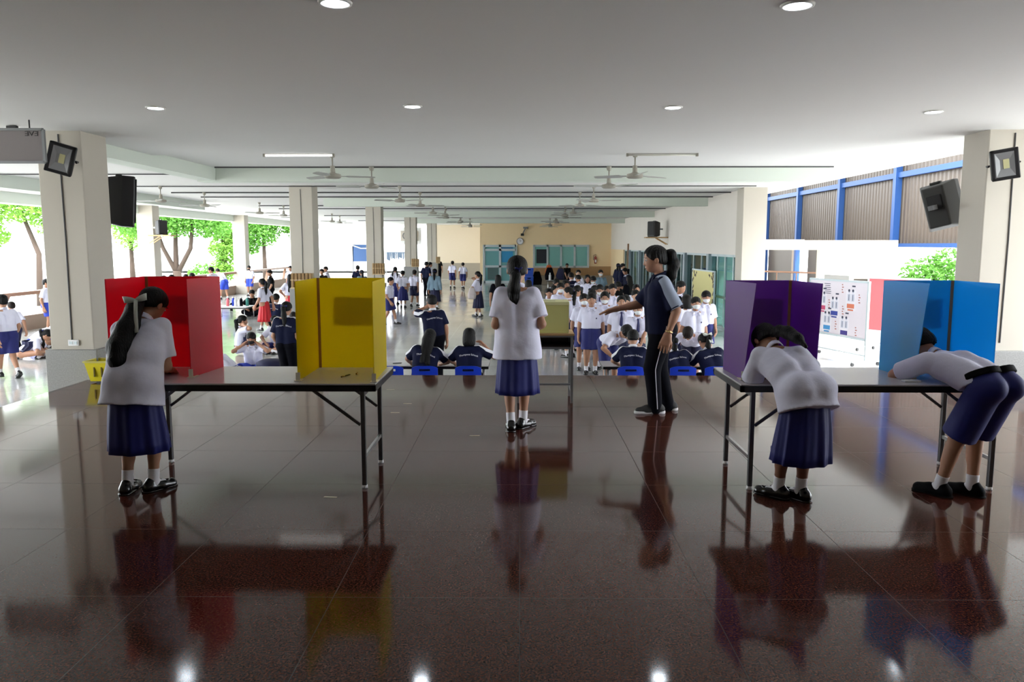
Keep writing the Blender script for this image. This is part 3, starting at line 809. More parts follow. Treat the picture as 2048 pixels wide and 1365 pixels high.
# columns
def column(x0, x1, y0, y1, base=.0, front=True, bh=.42, z0=HALL):
    o = tag(bpy.data.objects.new('column', None), kind='structure'); C.objects.link(o)
    top = CEIL + .06
    MB().lohi((x0, y0, z0), (x1, y1, top)).build('shaft', COLM, o, bevel=.012)
    if base: MB().lohi((x0 - .05, y0 - .05, z0), (x1 + .05, y1 + .05, base)).build('stone_base', STONE, o, bevel=.008)
    if front:
        xm = (x0 + x1) / 2
        MB().tube([(xm, y0 - .008, base + .1), (xm + .01, y0 - .008, (base + top) / 2), (xm, y0 - .008, top - .1)], .008, 6).build('conduit', PIPE, o)
    return o
cl = aty(88, 500, 9.75).x; cr_ = aty(176, 500, 9.75).x
column(cl, cr_, 9.75, 10.35, .38)
rl = aty(1962, 500, 9.75).x
column(rl, rl + .62, 9.75, 10.3, .38)
for i, y in enumerate((19.3, 28.8, 38.4, 47.6)):
    column(-5.62, -5.06, y, y + .55, HALL + 1.35 if i != 1 else HALL + 1.0)
for y in (9.6, 19.3, 28.8, 38.4, 48): column(-14.0, -13.4, y, y + .55, 0, False)
column(5.6, 6.2, 20.0, 20.6, 0, False)
# socket on the left stage column
p = aty(148, 686, 9.74); t = thing('wall_socket', 'white double socket plate low on the left stage column', 'socket', p)
MB().box((0, -.01, 0), (.13, .02, .075)).build('plate', PAPER, t, bevel=.004)
for s in (-1, 1): MB().box((s * .03, -.022, 0), (.04, .006, .035)).build('outlet', ALU, t)
# right wall with the aluminium glazing
RX = 5.75
struct('wall_right', MB().lohi((RX, 20.5, 1.42), (RX + .3, 50, CEIL + .1)), mat('off_white_wall', (228, 222, 214), .75, var=.03, scale=1))
GLASS = bpy.data.materials.new('tinted_glass'); GLASS.use_nodes = True
nt = GLASS.node_tree; b = nt.nodes['Principled BSDF']; b.inputs['Base Color'].default_value = (.03, .06, .06, 1); b.inputs['Roughness'].default_value = .04; b.inputs['Specular IOR Level'].default_value = 1.0
tr = nt.nodes.new('ShaderNodeBsdfTransparent'); tr.inputs['Color'].default_value = (.45, .66, .64, 1)
ms = nt.nodes.new('ShaderNodeMixShader'); ms.inputs['Fac'].default_value = .5
nt.links.new(tr.outputs[0], ms.inputs[1]); nt.links.new(b.outputs[0], ms.inputs[2]); nt.links.new(ms.outputs[0], nt.nodes['Material Output'].inputs['Surface'])
wn = 0
def window(x0, y0, x1, y1, z0, z1, nx, nz=(), fw=.07, name=None, pm=None):
    """a glazed frame between two ground points; nx panes, bars at heights nz"""
    global wn; wn += 1
    o = bpy.data.objects.new(name or 'window_%d' % wn, None); C.objects.link(o); tag(o, kind='structure')
    a, c = Vector((x0, y0, 0)), Vector((x1, y1, 0)); d = (c - a).normalized(); L = (c - a).length
    fr = MB()
    for i in range(nx + 1):
        q = a + d * (L * i / nx); fr.bar((q.x, q.y, z0), (q.x, q.y, z1), fw, fw, up=(d.x, d.y, 0))
    for z in (z0 + fw / 2, z1 - fw / 2) + tuple(nz): fr.bar((a.x, a.y, z), (c.x, c.y, z), fw, fw)
    fr.build('window_frame', ALU, o)
    n = Vector((-d.y, d.x, 0)) * .006
    for i in range(nx):
        p0 = a + d * (L * i / nx + fw / 2); p1 = a + d * (L * (i + 1) / nx - fw / 2)
        MB().loft([[(p0 + n) + Vector((0, 0, z0)), (p1 + n) + Vector((0, 0, z0)), (p1 - n) + Vector((0, 0, z0)), (p0 - n) + Vector((0, 0, z0))],
                   [(p0 + n) + Vector((0, 0, z1)), (p1 + n) + Vector((0, 0, z1)), (p1 - n) + Vector((0, 0, z1)), (p0 - n) + Vector((0, 0, z1))]]).build('pane', pm or GLASS, o)
    return o
ys = [20.7, 24.2, 27.7, 31.2, 34.7, 38.2, 41.7]
for i in range(6):
    window(RX + .1, ys[i], RX + .1, ys[i + 1], HALL, 1.42, 4 if i % 2 == 0 else 3, (HALL + .9,) if i == 0 else ())
    struct('trim_post', MB().lohi((RX - .02, ys[i + 1] - .14, HALL), (RX + .2, ys[i + 1] + .14, 1.42)), mat('grey_door_post', (150, 164, 172), .45))
struct('wall_right_end', MB().lohi((RX, 44, HALL), (RX + .3, 50, 1.42)), PEACH)
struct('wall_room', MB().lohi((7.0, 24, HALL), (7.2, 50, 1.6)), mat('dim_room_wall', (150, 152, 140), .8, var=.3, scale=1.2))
struct('wall_room_end', MB().lohi((RX + .31, 24, HALL), (7.0, 24.1, 1.6)), WHITE)
door = window(RX + .1, 42.0, RX + .1, 43.9, HALL, 1.42, 2, (HALL + 1.1,), name='door_3')
struct('trim_brown', MB().lohi((RX - .06, 41.75, HALL), (RX + .05, 42.0, 1.75)), mat('brown_door_jamb', (120, 82, 48), .5))
# far wall
FY = 50.0
xl = aty(960, 500, FY).x
struct('wall_far', MB().lohi((xl, FY, HALL), (RX + .3, FY + .3, CEIL + .1)), PEACH)
struct('wall_recess', MB().lohi((xl - 4, 57, HALL), (xl + .4, 57.3, CEIL + .1)), mat('pale_peach_wall', (240, 226, 204), .7))
struct('wall_recess_side', MB().lohi((xl - .02, FY + .31, HALL), (xl + .3, 57, CEIL + .1)), mat('pale_peach_wall', (240, 226, 204), .7))
struct('trim_dado', MB().lohi((xl - 3.2, 56.9, HALL), (xl, 57, HALL + 1.1)), mat('grey_dado', (168, 160, 148), .6))
struct('trim_wainscot', MB().lohi((aty(1066, 500, FY).x, FY - .06, HALL), (RX, FY, HALL + 1.05)), mat('tan_wainscot', (176, 140, 98), .6))
a, c = aty(968, 490, FY - .08), aty(1032, 568, FY - .08)
window(a.x, FY - .08, c.x, FY - .08, HALL, a.z, 2, (aty(0, 500, FY).z, aty(0, 533, FY).z), .14, name='door_1', pm=mat('teal_frosted_glass', (110, 164, 166), .15))
a, c = aty(1068, 490, FY - .08), aty(1176, 536, FY - .08)
window(a.x, FY - .08, c.x, FY - .08, c.z, a.z, 4, (), .12, name='window_far', pm=mat('pale_teal_frosted_glass', (126, 182, 176), .15))
for x0, x1, y0, y1, nm, cc in ((1073, 1094, 499, 527, 'dark_blind', (20, 26, 38)), (1002, 1026, 492, 498, 'blue_frost', (40, 110, 150)), (1003, 1026, 503, 525, 'blue_film', (40, 140, 190)), (975, 997, 535, 560, 'painted_dark_reflection', (70, 96, 96))):  # last entry: a dark reflection in the door glass, laid on as colour
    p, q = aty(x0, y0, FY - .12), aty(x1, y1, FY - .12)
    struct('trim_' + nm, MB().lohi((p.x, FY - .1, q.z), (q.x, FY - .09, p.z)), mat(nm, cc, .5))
# the covered passage and corrugated wall on the right
CW = corrugated_mat('brown_corrugated_sheet', (88, 77, 66))
cx = 11.0; m = MB(); ring = []
n = 760
for zz in (1.72, 5.6):
    ring.append([Vector((cx + (.03 if (k // 2) % 2 else 0), 8 + k * .05 + (.012 if k % 2 else -.012), zz)) for k in range(n)])
    ring[-1] += [v + Vector((.02, 0, 0)) for v in reversed(ring[-1])]
m.loft(ring); struct('wall_corrugated', m, CW)
for y in (15.1, 19.1, 23.1, 27.1, 31.1, 35.1, 39.1): struct('trim_steel_post', MB().lohi((cx - .22, y - .09, HALL), (cx - .04, y + .09, 5.4)), BLUEST)
struct('trim_steel_girt', MB().lohi((cx - .16, 8, 3.6), (cx - .03, 45, 3.75)), BLUEST)
struct('trim_steel_sill', MB().lohi((cx - .14, 8, 1.62), (cx - .0, 45, 1.73)), BLUEST)
for y0, y1 in ((23.4, 26.0), (27.4, 30.2), (32.0, 35.0), (36.5, 46)): struct('wall_infill', MB().lohi((cx - .02, y0, HALL), (cx + .06, y1, 1.7)), CW)
struct('wall_low_right', MB().lohi((aty(2031, 700, 14.4).x, 14.4, HALL), (10.9, 14.55, aty(2031, 600, 14.4).z)), mat('pinkish_low_wall', (214, 186, 168), .7))
a = aty(1522, 497, 20.2); c = aty(1792, 558, 20.2); dd = aty(1640, 500, 20.2)
pan = MB(); pan.lohi((6.2, 20.2, aty(1600, 500, 20.2).z), (dd.x, 20.4, aty(1600, 481, 20.2).z)); pan.lohi((dd.x, 20.2, c.z), (c.x, 20.4, aty(1600, 481, 20.2).z))
struct('wall_panel', pan, mat('cream_board', (244, 238, 214), .7))
struct('beam', MB().lohi((6.2, 24, 1.68), (8.6, 24.25, 1.85)), CREAM)
t = tag(bpy.data.objects.new('railing', None), 'thin brown hand railing seen through the gap behind the purple booth', 'railing'); C.objects.link(t)
m = MB().tube([(6.3, 26, .88), (10.6, 26, .74)], .03, 8); m.build('handrail', BROWNW, t)
for k in range(7): MB().tube([(6.5 + k * .65, 26, HALL), (6.5 + k * .65, 26, .86 - k * .02)], .02, 6).build('baluster', BROWNW, t)
# low wall and bench line on the left
BT = mat('brown_low_wall', (150, 128, 112), .7, var=.1, scale=3)
struct('wall_left', MB().lohi((-14.1, -5, HALL), (-13.95, 50, HALL + .42)), BT)
struct('trim_rail', MB().lohi((-14.15, -5, HALL + 1.0), (-13.9, 50, HALL + 1.1)), BROWNW)
for y in np.arange(8, 50, 3.2): struct('trim_rail_post', MB().bar((-14.02, y, HALL + .4), (-14.02, y + .5, HALL + 1.05), .12), BROWNW)
# ------------------------------------------------------------------ ceiling fittings
LBLROW = ('first', 'second', 'third', 'fourth', 'fifth', 'sixth', 'seventh', 'eighth', 'ninth', 'tenth', 'eleventh', 'twelfth')
k = 0
for (px, py), w_ in zip(((311, 215), (825, 212), (1346, 214), (1867, 223), (670, 4), (1595, 9)), ('above the red booth, far row', 'above the yellow booth, far row', 'above the teacher, far row', 'above the blue booth, far row', 'at the top edge left of centre, near row', 'at the top edge right of centre, near row')):
    p = atz(px, py, CEIL)
    t = thing('downlight', 'round lit downlight in the stage ceiling ' + w_, 'ceiling light', p, group='stage downlights')
    MB().lathe([(.075, -.006), (.075, -.012), (.095, -.012), (.098, 0), (.075, 0)], 28).build('trim_ring', WHITE, t, True)
    MB().lathe([(.001, -.006), (.074, -.006), (.074, -.001), (.001, -.001)], 28).build('diffuser', GLOW, t)
FANW = mat('fan_enamel', (158, 154, 142), .45); FANB = mat('fan_blade_enamel', (176, 178, 172), .4)
def make_fan(label, loc, rz, group, rod=.3):
    t = thing('ceiling_fan', label, 'ceiling fan', loc, rz, group)
    MB().lathe([(.001, 0), (.05, -.005), (.035, -.07), (.016, -.075), (.001, -.076)], 14).build('canopy', FANW, t, 'auto')
    MB().tube([(0, 0, -.06), (0, 0, -rod)], .012, 8).build('rod', FANW, t, True)
    MB().lathe([(.001, -rod + .1), (.035, -rod + .1), (.04, -rod), (.05, -rod - .01), (.125, -rod - .03), (.13, -rod - .075), (.1, -rod - .095), (.001, -rod - .1)], 20).build('motor', FANW, t, 'auto')
    for i in range(3):
        a = 2 * pi * i / 3; M3 = Matrix.Rotation(a, 3, 'Z'); m = MB(); z = -rod - .06
        def P3(r, w, tw): return [M3 @ Vector((r, s * w, z + s * tw + dz)) for s, dz in ((-1, 0), (1, 0), (1, .006), (-1, .006))]
        m.loft([P3(.1, .025, .004), P3(.2, .03, .006), P3(.24, .062, .016), P3(.62, .05, .012), P3(.66, .03, .008)])
        m.build('blade', FANB, t)
    return remember(t)
fan = None
rows = (12.42, 14.6, 19.3, 21.6, 26.6, 28.8, 31.2, 36.2, 38.4, 43.0, 46.5)
for gname, xs, rr, rz0 in (('left row of hall fans', (-2.92, -2.72), rows, 20), ('right row of hall fans', (1.78, 1.62), rows, 35), ('outer row over the left aisle', (-8.75, -8.6), rows[2:9], 50)):
    for i, y in enumerate(rr):
        lab = 'white ceiling fan, %s from the stage, %s' % (LBLROW[i], gname)
        loc = (xs[i % 2], y, CEIL + .04)
        if fan is None: fan = make_fan(lab, loc, R(rz0), gname)
        else: dup(fan, loc, R(rz0 + i * 37), lab, gname)
for px, lab, lit in ((651, 'fluorescent batten with a glowing tube over the yellow booth side', True), (1289, 'unlit fluorescent batten on the ceiling above the teacher', False)):
    p = atz(px, 324, CEIL + .05); p = Vector((p.x, 12.2, CEIL + .05))
    t = thing('fluorescent_batten', lab, 'tube light', p, 0, 'hall fluorescent battens')
    MB().box((0, 0, -.03), (1.04, .05, .05)).build('housing', FANW, t, bevel=.006)
    for s in (-1, 1): MB().box((s * .53, 0, -.06), (.03, .05, .07)).build('lamp_holder', FANW, t)
    MB().tube([(-.51, 0, -.075), (.51, 0, -.075)], .014, 10).build('tube', TUBE if lit else mat('unlit_tube', (226, 226, 214), .3), t, True)
p = atz(232, 326, CEIL + .05); t = thing('round_ceiling_lamp', 'bright round ceiling lamp just right of the left stage column', 'ceiling light', (-6.9, 13.0, CEIL + .05))
MB().lathe([(.001, -.09), (.14, -.08), (.2, -.045), (.2, -.001), (.001, -.001)], 24).build('lamp_cover', mat('lit_lamp_cover', (255, 255, 250), .4, emit=3), t, True)
# floodlights on the stage columns
def floodlight(label, px, py, Y, yaw, roll, tilt):
    p = aty(px, py, Y)
    t = thing('floodlight', label, 'floodlight', p); t.rotation_euler = (R(tilt), R(roll), R(yaw))
    h, w = .36, .29
    m = MB().loft([[(-w / 2, 0, -h / 2), (w / 2, 0, -h / 2), (w / 2, 0, h / 2), (-w / 2, 0, h / 2)], [(-w / 2, .07, -h / 2), (w / 2, .07, -h / 2), (w / 2, .07, h / 2), (-w / 2, .07, h / 2)], [(-w * .36, .12, -h * .36), (w * .36, .12, -h * .36), (w * .36, .12, h * .36), (-w * .36, .12, h * .36)]])
    m.build('housing', DARK, t, bevel=.02)
    m = MB()
    for i in range(12): m.box((0, .115, -h * .34 + i * h * .062), (w * .9, .06, .006))
    m.build('cooling_fins', DARK, t)
    fr = MB(); W, Hh = w * .5, h * .5
    for s in (-1, 1): fr.lohi((min(s * W, s * W * .68), -.02, -Hh), (max(s * W, s * W * .68), .01, Hh)); fr.lohi((-W, -.02, min(s * Hh, s * Hh * .78)), (W, .01, max(s * Hh, s * Hh * .78)))
    fr.build('front_frame', DARK, t, bevel=.01)
    r = MB()
    w1, h1, w2, h2 = W * .68, Hh * .78, W * .35, Hh * .3
    A = [(-w1, -.019, -h1), (w1, -.019, -h1), (w1, -.019, h1), (-w1, -.019, h1)]; B = [(-w2, -.003, -h2), (w2, -.003, -h2), (w2, -.003, h2), (-w2, -.003, h2)]
    r.add(A + B, [(i, (i + 1) % 4, 4 + (i + 1) % 4, 4 + i) for i in range(4)] + [(4, 5, 6, 7)]); r.build('reflector', mat('reflector', (150, 152, 154), .3, metal=.3), t)
    MB().box((w2 * .25, -.006, h2 * .1), (w2 * 1.2, .004, h2 * 2.0)).build('led_panel', LEDC, t)
    br = MB().tube([(-w / 2 - .015, .05, 0), (-w / 2 - .015, .2, .0), (w / 2 + .015, .2, 0), (w / 2 + .015, .05, 0)], .012, 6); br.build('bracket', DARK, t)
    return t
floodlight('black floodlight tilted on the left stage column under the ceiling', 121, 318, 9.45, 22, 16, 8)
floodlight('black finned floodlight on the right stage column by the picture edge', 2010, 329, 9.45, -22, -9, 6)
for px, py, nm in ((97, 268, 'left'), (2032, 274, 'right')):
    p = atz(px, py, CEIL); t = thing('ceiling_cable_box', 'small dark cable box on the ceiling beside the %s stage column' % nm, 'junction box', (p.x, 9.3, CEIL))
    MB().box((0, 0, -.03), (.12, .05, .05)).build('box_body', DARK, t, bevel=.006)
    MB().tube([(.03, 0, -.05), (.04, .03, -.12), (.06, .1, -.2)] if px > 1000 else [(.0, 0, -.05), (.03, .03, -.15), (.08, .1, -.22)], .007, 6).build('cable', DARK, t)
# loudspeakers
def speaker(label, loc, rz, s=(.4, .38, .68), tilt=(0, 0), col=DARK, group=None):
    t = thing('loudspeaker', label, 'loudspeaker', loc, 0, group); t.rotation_euler = (R(tilt[0]), R(tilt[1]), rz)
    w, d, h = s
    def sec(y, k, z=1): return [(-w / 2 * k, y, -h / 2 * z), (w / 2 * k, y, -h / 2 * z), (w / 2 * k, y, h / 2 * z), (-w / 2 * k, y, h / 2 * z)]
    MB().loft([sec(-d / 2, .98), sec(-d * .1, 1), sec(d / 2, .6, .86)]).build('cabinet', col, t, bevel=.02)
    MB().box((0, -d / 2 - .008, h * .02), (w * .88, .02, h * .86)).build('grille', mat('speaker_grille', (30, 30, 32), .7), t, bevel=.008)
    MB().box((0, d * .36, h * .1), (w * .42, d * .4, h * .3)).build('rear_panel', mat('speaker_recess', (8, 8, 9), .6), t, bevel=.01)
    MB().bar((0, d * .45, 0), (0, d * .5 + .22, 0), .06).build('wall_bracket', GREYM, t)
    MB().lohi((-w * .15, -d * .1, h / 2 - .01), (w * .15, d * .1, h / 2 + .02)).build('handle', col, t, bevel=.008)
    return t
p = aty(229, 402, 10.7); speaker('black loudspeaker seen end-on behind the left stage column', (p.x, 10.8, p.z), R(118), (.42, .40, .68), (4, 0))
p = aty(1886, 412, 10.6); speaker('dark grey loudspeaker hung tilted on the right stage column', (p.x, 10.65, p.z), R(135), (.44, .44, .62), (-6, 14), mat('worn_grey_speaker', (46, 47, 45), .6))
def shelf_speaker(px, py0, py1, Y, lab, lab2, rz, x0, x1):
    p = aty(px, (py0 + py1) / 2, Y); h = aty(px, py0, Y).z - aty(px, py1, Y).z
    speaker(lab, p, rz, (h * .72, h * .6, h))
    zt = p.z - h / 2
    t = thing('wall_shelf', lab2, 'shelf', (0, 0, zt))
    MB().lohi((x0, Y - .25, -.05), (x1, Y + .25, -.005)).build('board', WOOD, t)
    for s in (-.15, .15): MB().bar(((x1 if x1 > 0 else x0), Y + s, -.3), ((x0 + x1) / 2, Y + s, -.05), .03).build('bracket', WOOD, t)
shelf_speaker(1309, 443, 474, 31.0, 'black loudspeaker on a wall shelf high above the glass doors', 'pale wall shelf under the loudspeaker above the glass doors', R(-60), aty(1290, 475, 31.0).x, RX)
shelf_speaker(321, 441, 470, 28.6, 'black loudspeaker on a shelf fixed to the outer left column', 'small shelf carrying the loudspeaker on the outer left column', R(60), -13.4, -12.6)
# the framed sheet hung under the ceiling at the far left
p0, p1 = aty(-60, 325, 8.9), aty(86, 259, 8.9)
t = thing('projector_screen', 'framed translucent sheet hung from the ceiling left of the left column', 'screen', (0, 8.9, 0))
fr = MB(); w_, h_ = .02, .02
for x in (p0.x, p1.x): fr.lohi((x - .015, -.015, p0.z), (x + .015, .015, p1.z))
for z in (p0.z, p1.z): fr.lohi((p0.x, -.015, z - .014), (p1.x, .015, z + .014))
fr.build('frame', GREYM, t)
MB().lohi((p0.x, -.004, p0.z), (p1.x, .004, p1.z)).build('sheet', mat('grey_sheet', (168, 162, 162), .7, trans=.5), t)
for x in (p0.x + .3, p1.x - .15): MB().tube([(x, 0, p1.z), (x, 0, CEIL)], .008, 6).build('hanger', DARK, t)
me = text_mesh('EVE', .075, .001); o = link_mesh('lettering', me, BLACK, t, (aty(64, 268, 8.9).x, -.008, aty(64, 268, 8.9).z)); o.rotation_euler = (pi / 2, 0, 0); o.scale.x = -1.3
# ------------------------------------------------------------------ voting tables and booths
EDGE = BLACK; LEGM = mat('dull_steel_leg', (92, 92, 94), .38, metal=.7)
def folding_table(label, x0, x1, y0=5.26, y1=6.02, zt=.75, group='folding tables with voting booths'):
    t = thing('folding_table', label, 'table', ((x0 + x1) / 2, (y0 + y1) / 2, 0), 0, group)
    L, W = (x1 - x0) / 2, (y1 - y0) / 2
    MB().lohi((-L, -W, zt - .012), (L, W, zt)).build('tabletop', LAM, t, bevel=.003)
    e = MB()
    for s in (-1, 1): e.lohi((-L, s * (W - .012) - .012, zt - .055), (L, s * (W - .012) + .012, zt - .0121)); e.lohi((s * (L - .012) - .012, -W, zt - .055), (s * (L - .012) + .012, W, zt - .0121))
    e.build('edge_band', EDGE, t)
    MB().lohi((-L + .02, -W + .02, zt - .03), (L - .02, W - .02, zt - .0125)).build('underside', BLACK, t)
    for sx in (-1, 1):
        x = sx * (L - .1)
        for sy in (-1, 1):
            y = sy * (W - .06)
            MB().lohi((x - .016, y - .016, .02), (x + .016, y + .016, zt - .05)).build('leg', LEGM, t, bevel=.004)
            MB().lathe([(.001, 0), (.022, 0), (.02, .022), (.001, .022)], 12, (x, y, 0)).build('foot_cap', PAPER, t, True)
            MB().bar((x - sx * .02, y, zt - .3), (x - sx * .34, y, zt - .06), .014, .02).build('brace', LEGM, t)
        MB().bar((x, -W + .06, .22), (x, W - .06, .22), .02, .025).build('crossbar', STEEL, t)
        MB().bar((x, -W + .06, zt - .08), (x, W - .06, zt - .08), .025, .03).build('top_bar', LEGM, t)
    return t
TLX0, TLX1 = -2.83, -.985
TRX0, TRX1 = 1.50, 3.36
folding_table('long grey-topped folding table carrying the red and yellow booths', TLX0, TLX1)
folding_table('long grey-topped folding table carrying the purple and blue booths', TRX0, TRX1)
TAPE = mat('brown_parcel_tape', (160, 112, 70), .4); CTAPE = mat('clear_tape', (222, 214, 192), .4)
def booth(label, rgb, xa, xb, yb, na, nb, h, tape_right, zt=.7505, flare=(0, 0)):
    """xa, xb: the back hinges; na, nb: near ends (x, y) of the two flaps"""
    m = mat('corrugated_board_' + label.split()[0], rgb, .45, trans=.5, var=.03, scale=2, spec=.8)
    t = thing('voting_booth', label, 'voting booth', ((xa + xb) / 2, yb, zt), 0, 'three-sided voting booths')
    ox, oy = (xa + xb) / 2, yb
    def panel(name, a, c, da=(0, 0), dc=(0, 0)):
        a = Vector((a[0] - ox, a[1] - oy, 0)); c = Vector((c[0] - ox, c[1] - oy, 0)); d = (c - a).normalized(); n = Vector((-d.y, d.x, 0)) * .003
        A = a + Vector((da[0], da[1], h)); Cc = c + Vector((dc[0], dc[1], h)); N = 12
        P = lambda u, v: (a * (1 - u) + c * u) * (1 - v) + (A * (1 - u) + Cc * u) * v
        rings = [[P(i / N, v) - n for i in range(N + 1)] + [P(1 - i / N, v) + n for i in range(N + 1)] for v in [k / N for k in range(N + 1)]]
        o = MB().loft(rings).build(name, m, t, 'auto'); return o
    panel('back_panel', (xa, yb), (xb, yb))
    panel('side_panel', (xa, yb), na, (0, 0), (flare[0], 0)); panel('side_panel', (xb, yb), nb, (0, 0), (flare[1], 0))
    hx = (xb if tape_right else xa) - ox
    MB().box((hx, -.006, h / 2), (.045, .006, h)).build('flat_strip', TAPE, t)
    sx = (xa * .45 + xb * .55) - ox
    MB().box((sx, .006, h * .63), (.33, .002, .22)).build('posted_sheet', PAPER, t)
    for q in (na, nb):
        x, y = q[0] - ox, q[1] - oy; m2 = MB(); m2.box((x, y + .03, .003), (.05, .09, .004)); m2.box((x, y - .002, .03), (.03, .004, .06)); m2.build('clear_tape', CTAPE, t)
    return t
booth('red three-sided board booth at the left end of the left table', (234, 36, 68), -2.87, -2.30, 5.99, (-2.92, 5.50), (-2.345, 5.50), .70, False)
booth('yellow three-sided board booth standing unused on the left table', (242, 224, 22), -1.55, -1.03, 5.97, (-1.54, 5.36), (-1.005, 5.32), .69, False)
booth('purple three-sided board booth at the left end of the right table', (138, 72, 178), 1.55, 2.04, 5.92, (1.565, 5.44), (2.06, 5.42), .675, True, flare=(.07, .02))
booth('blue three-sided board booth at the right end of the right table', (52, 182, 234), 2.73, 3.25, 5.92, (2.755, 5.44), (3.29, 5.42), .675, True, flare=(.07, 0))
PENM = mat('gold_pen', (150, 120, 60), .3, metal=.3)
for px, py, a, l in ((692, 753, 70, 'longer dark pen lying inside the yellow booth'), (714, 748, 95, 'short brown pen stub lying near the back of the yellow booth')):
    p = atz(px, py, .751); o = thing('pen', l, 'pen', p, R(a)); L = .06 if a == 70 else .035
    MB().tube([(-L, 0, .005), (L * .75, 0, .005), (L, 0, .005)], [.005, .005, .0015], 8).build('barrel', BLACK, o, True); MB().tube([(-L, 0, .005), (-L * .3, 0, .005)], .0062, 8).build('cap', PENM, o, True)
p = atz(1822, 764, .751); o = thing('paper_slip', 'small folded white paper slip at the foot of the blue booth', 'paper', p, R(8)); MB().box((0, 0, .006), (.12, .05, .012)).build('folded_sheet', PAPER, o, bevel=.003)
for px, py, a in ((815, 808, 2), (790, 826, 0), (661, 995, -6), (949, 872, 3), (781, 780, 0)):  # short pale strips lying flat on the stage floor
    p = atz(px, py, 0); o = MB().box((0, 0, .001), (.09, .018, .002)).build('flat_strip', CTAPE, None, loc=p, rz=R(a))
    tag(o, {815: 'pale strip on the stage floor, nearest the stage edge but one', 790: 'pale strip on the stage floor right of the yellow booth leg top', 661: 'pale strip on the floor left of the front steel table leg', 949: 'pale strip on the floor left of the central girl', 781: 'pale strip close to the stage edge beside the yellow booth'}[px], 'tape', 'pale strips on the stage floor')
# the ballot desk
t = thing('school_desk', 'small wooden-topped steel school desk under the ballot box', 'desk', (.27, 8.5, 0))
MB().lohi((-.31, -.22, .73), (.31, .22, .752)).build('desk_top', WOOD, t, bevel=.004)
m = MB(); m.lohi((-.29, -.2, .6), (.29, .2, .612)); m.lohi((-.29, .19, .6), (.29, .2, .73)); m.lohi((-.29, -.2, .6), (-.28, .2, .73)); m.lohi((.28, -.2, .6), (.29, .2, .73)); m.build('book_shelf', mat('dark_brown_shelf', (52, 40, 34), .6), t)
MB().lohi((-.3, -.205, .585), (.3, -.19, .605)).build('front_rail', GREYM, t); MB().lohi((-.3, -.215, .712), (.3, -.2, .735)).build('front_rail', GREYM, t)
for sx in (-1, 1):
    for sy in (-1, 1): MB().lohi((sx * .285 - .014, sy * .2 - .014, 0), (sx * .285 + .014, sy * .2 + .014, .73)).build('leg', GREYM, t)
    MB().bar((sx * .285, -.2, .12), (sx * .285, .2, .12), .022).build('side_rail', GREYM, t)
MB().bar((-.285, .05, .16), (.285, .05, .16), .022).build('stretcher', GREYM, t)
t = thing('ballot_box', 'pale yellow-green ballot box with a slot on the school desk', 'ballot box', (.28, 8.52, .753))
YG = mat('yellow_green_card', (222, 222, 142), .7, var=.04, scale=5)
MB().lohi((-.24, -.19, 0), (.24, .19, .325)).build('box_body', YG, t, bevel=.004)
MB().lohi((-.245, -.195, .3), (.245, .195, .335)).build('lid', mat('pale_yellow_green_card', (232, 232, 172), .7), t, bevel=.004)
MB().lohi((-.12, -.05, .3345), (.1, -.03, .3365)).build('slot', BLACK, t)
m = MB();
for s in (-1, 1): m.lohi((s * .2405 - .002, -.192, .01), (s * .2405 + .002, .19, .3))
m.build('edge_tape', CTAPE, t)
# yellow bin by the left column
p = atz(200, 766, 0)
t = thing('yellow_basket', 'yellow square basket with a dark foot by the left stage column', 'basket', (p.x, p.y + .1, 0))
YB = mat('yellow_plastic', (220, 206, 20), .4, var=.1, scale=9)
m = MB(); A = lambda w, z: [(-w, -w, z), (w, -w, z), (w, w, z), (-w, w, z)]
m.loft([A(.11, .02), A(.155, .27), A(.145, .27), A(.10, .035)]); m.build('basket_body', YB, t)
MB().loft([A(.165, .255), A(.165, .275), A(.14, .275), A(.14, .255), A(.165, .255)], cap=False).build('rim', mat('dull_yellow_rim', (196, 186, 90), .5), t)
m = MB()
for x in (-.04, .05): m.lohi((x - .006, -.15, .08), (x + .006, -.13, .2))
m.build('dark_stripe', mat('brown_print', (110, 96, 10), .6), t)
MB().lohi((-.03, -.12, 0), (.06, .1, .02)).build('foot_block', BLACK, t)
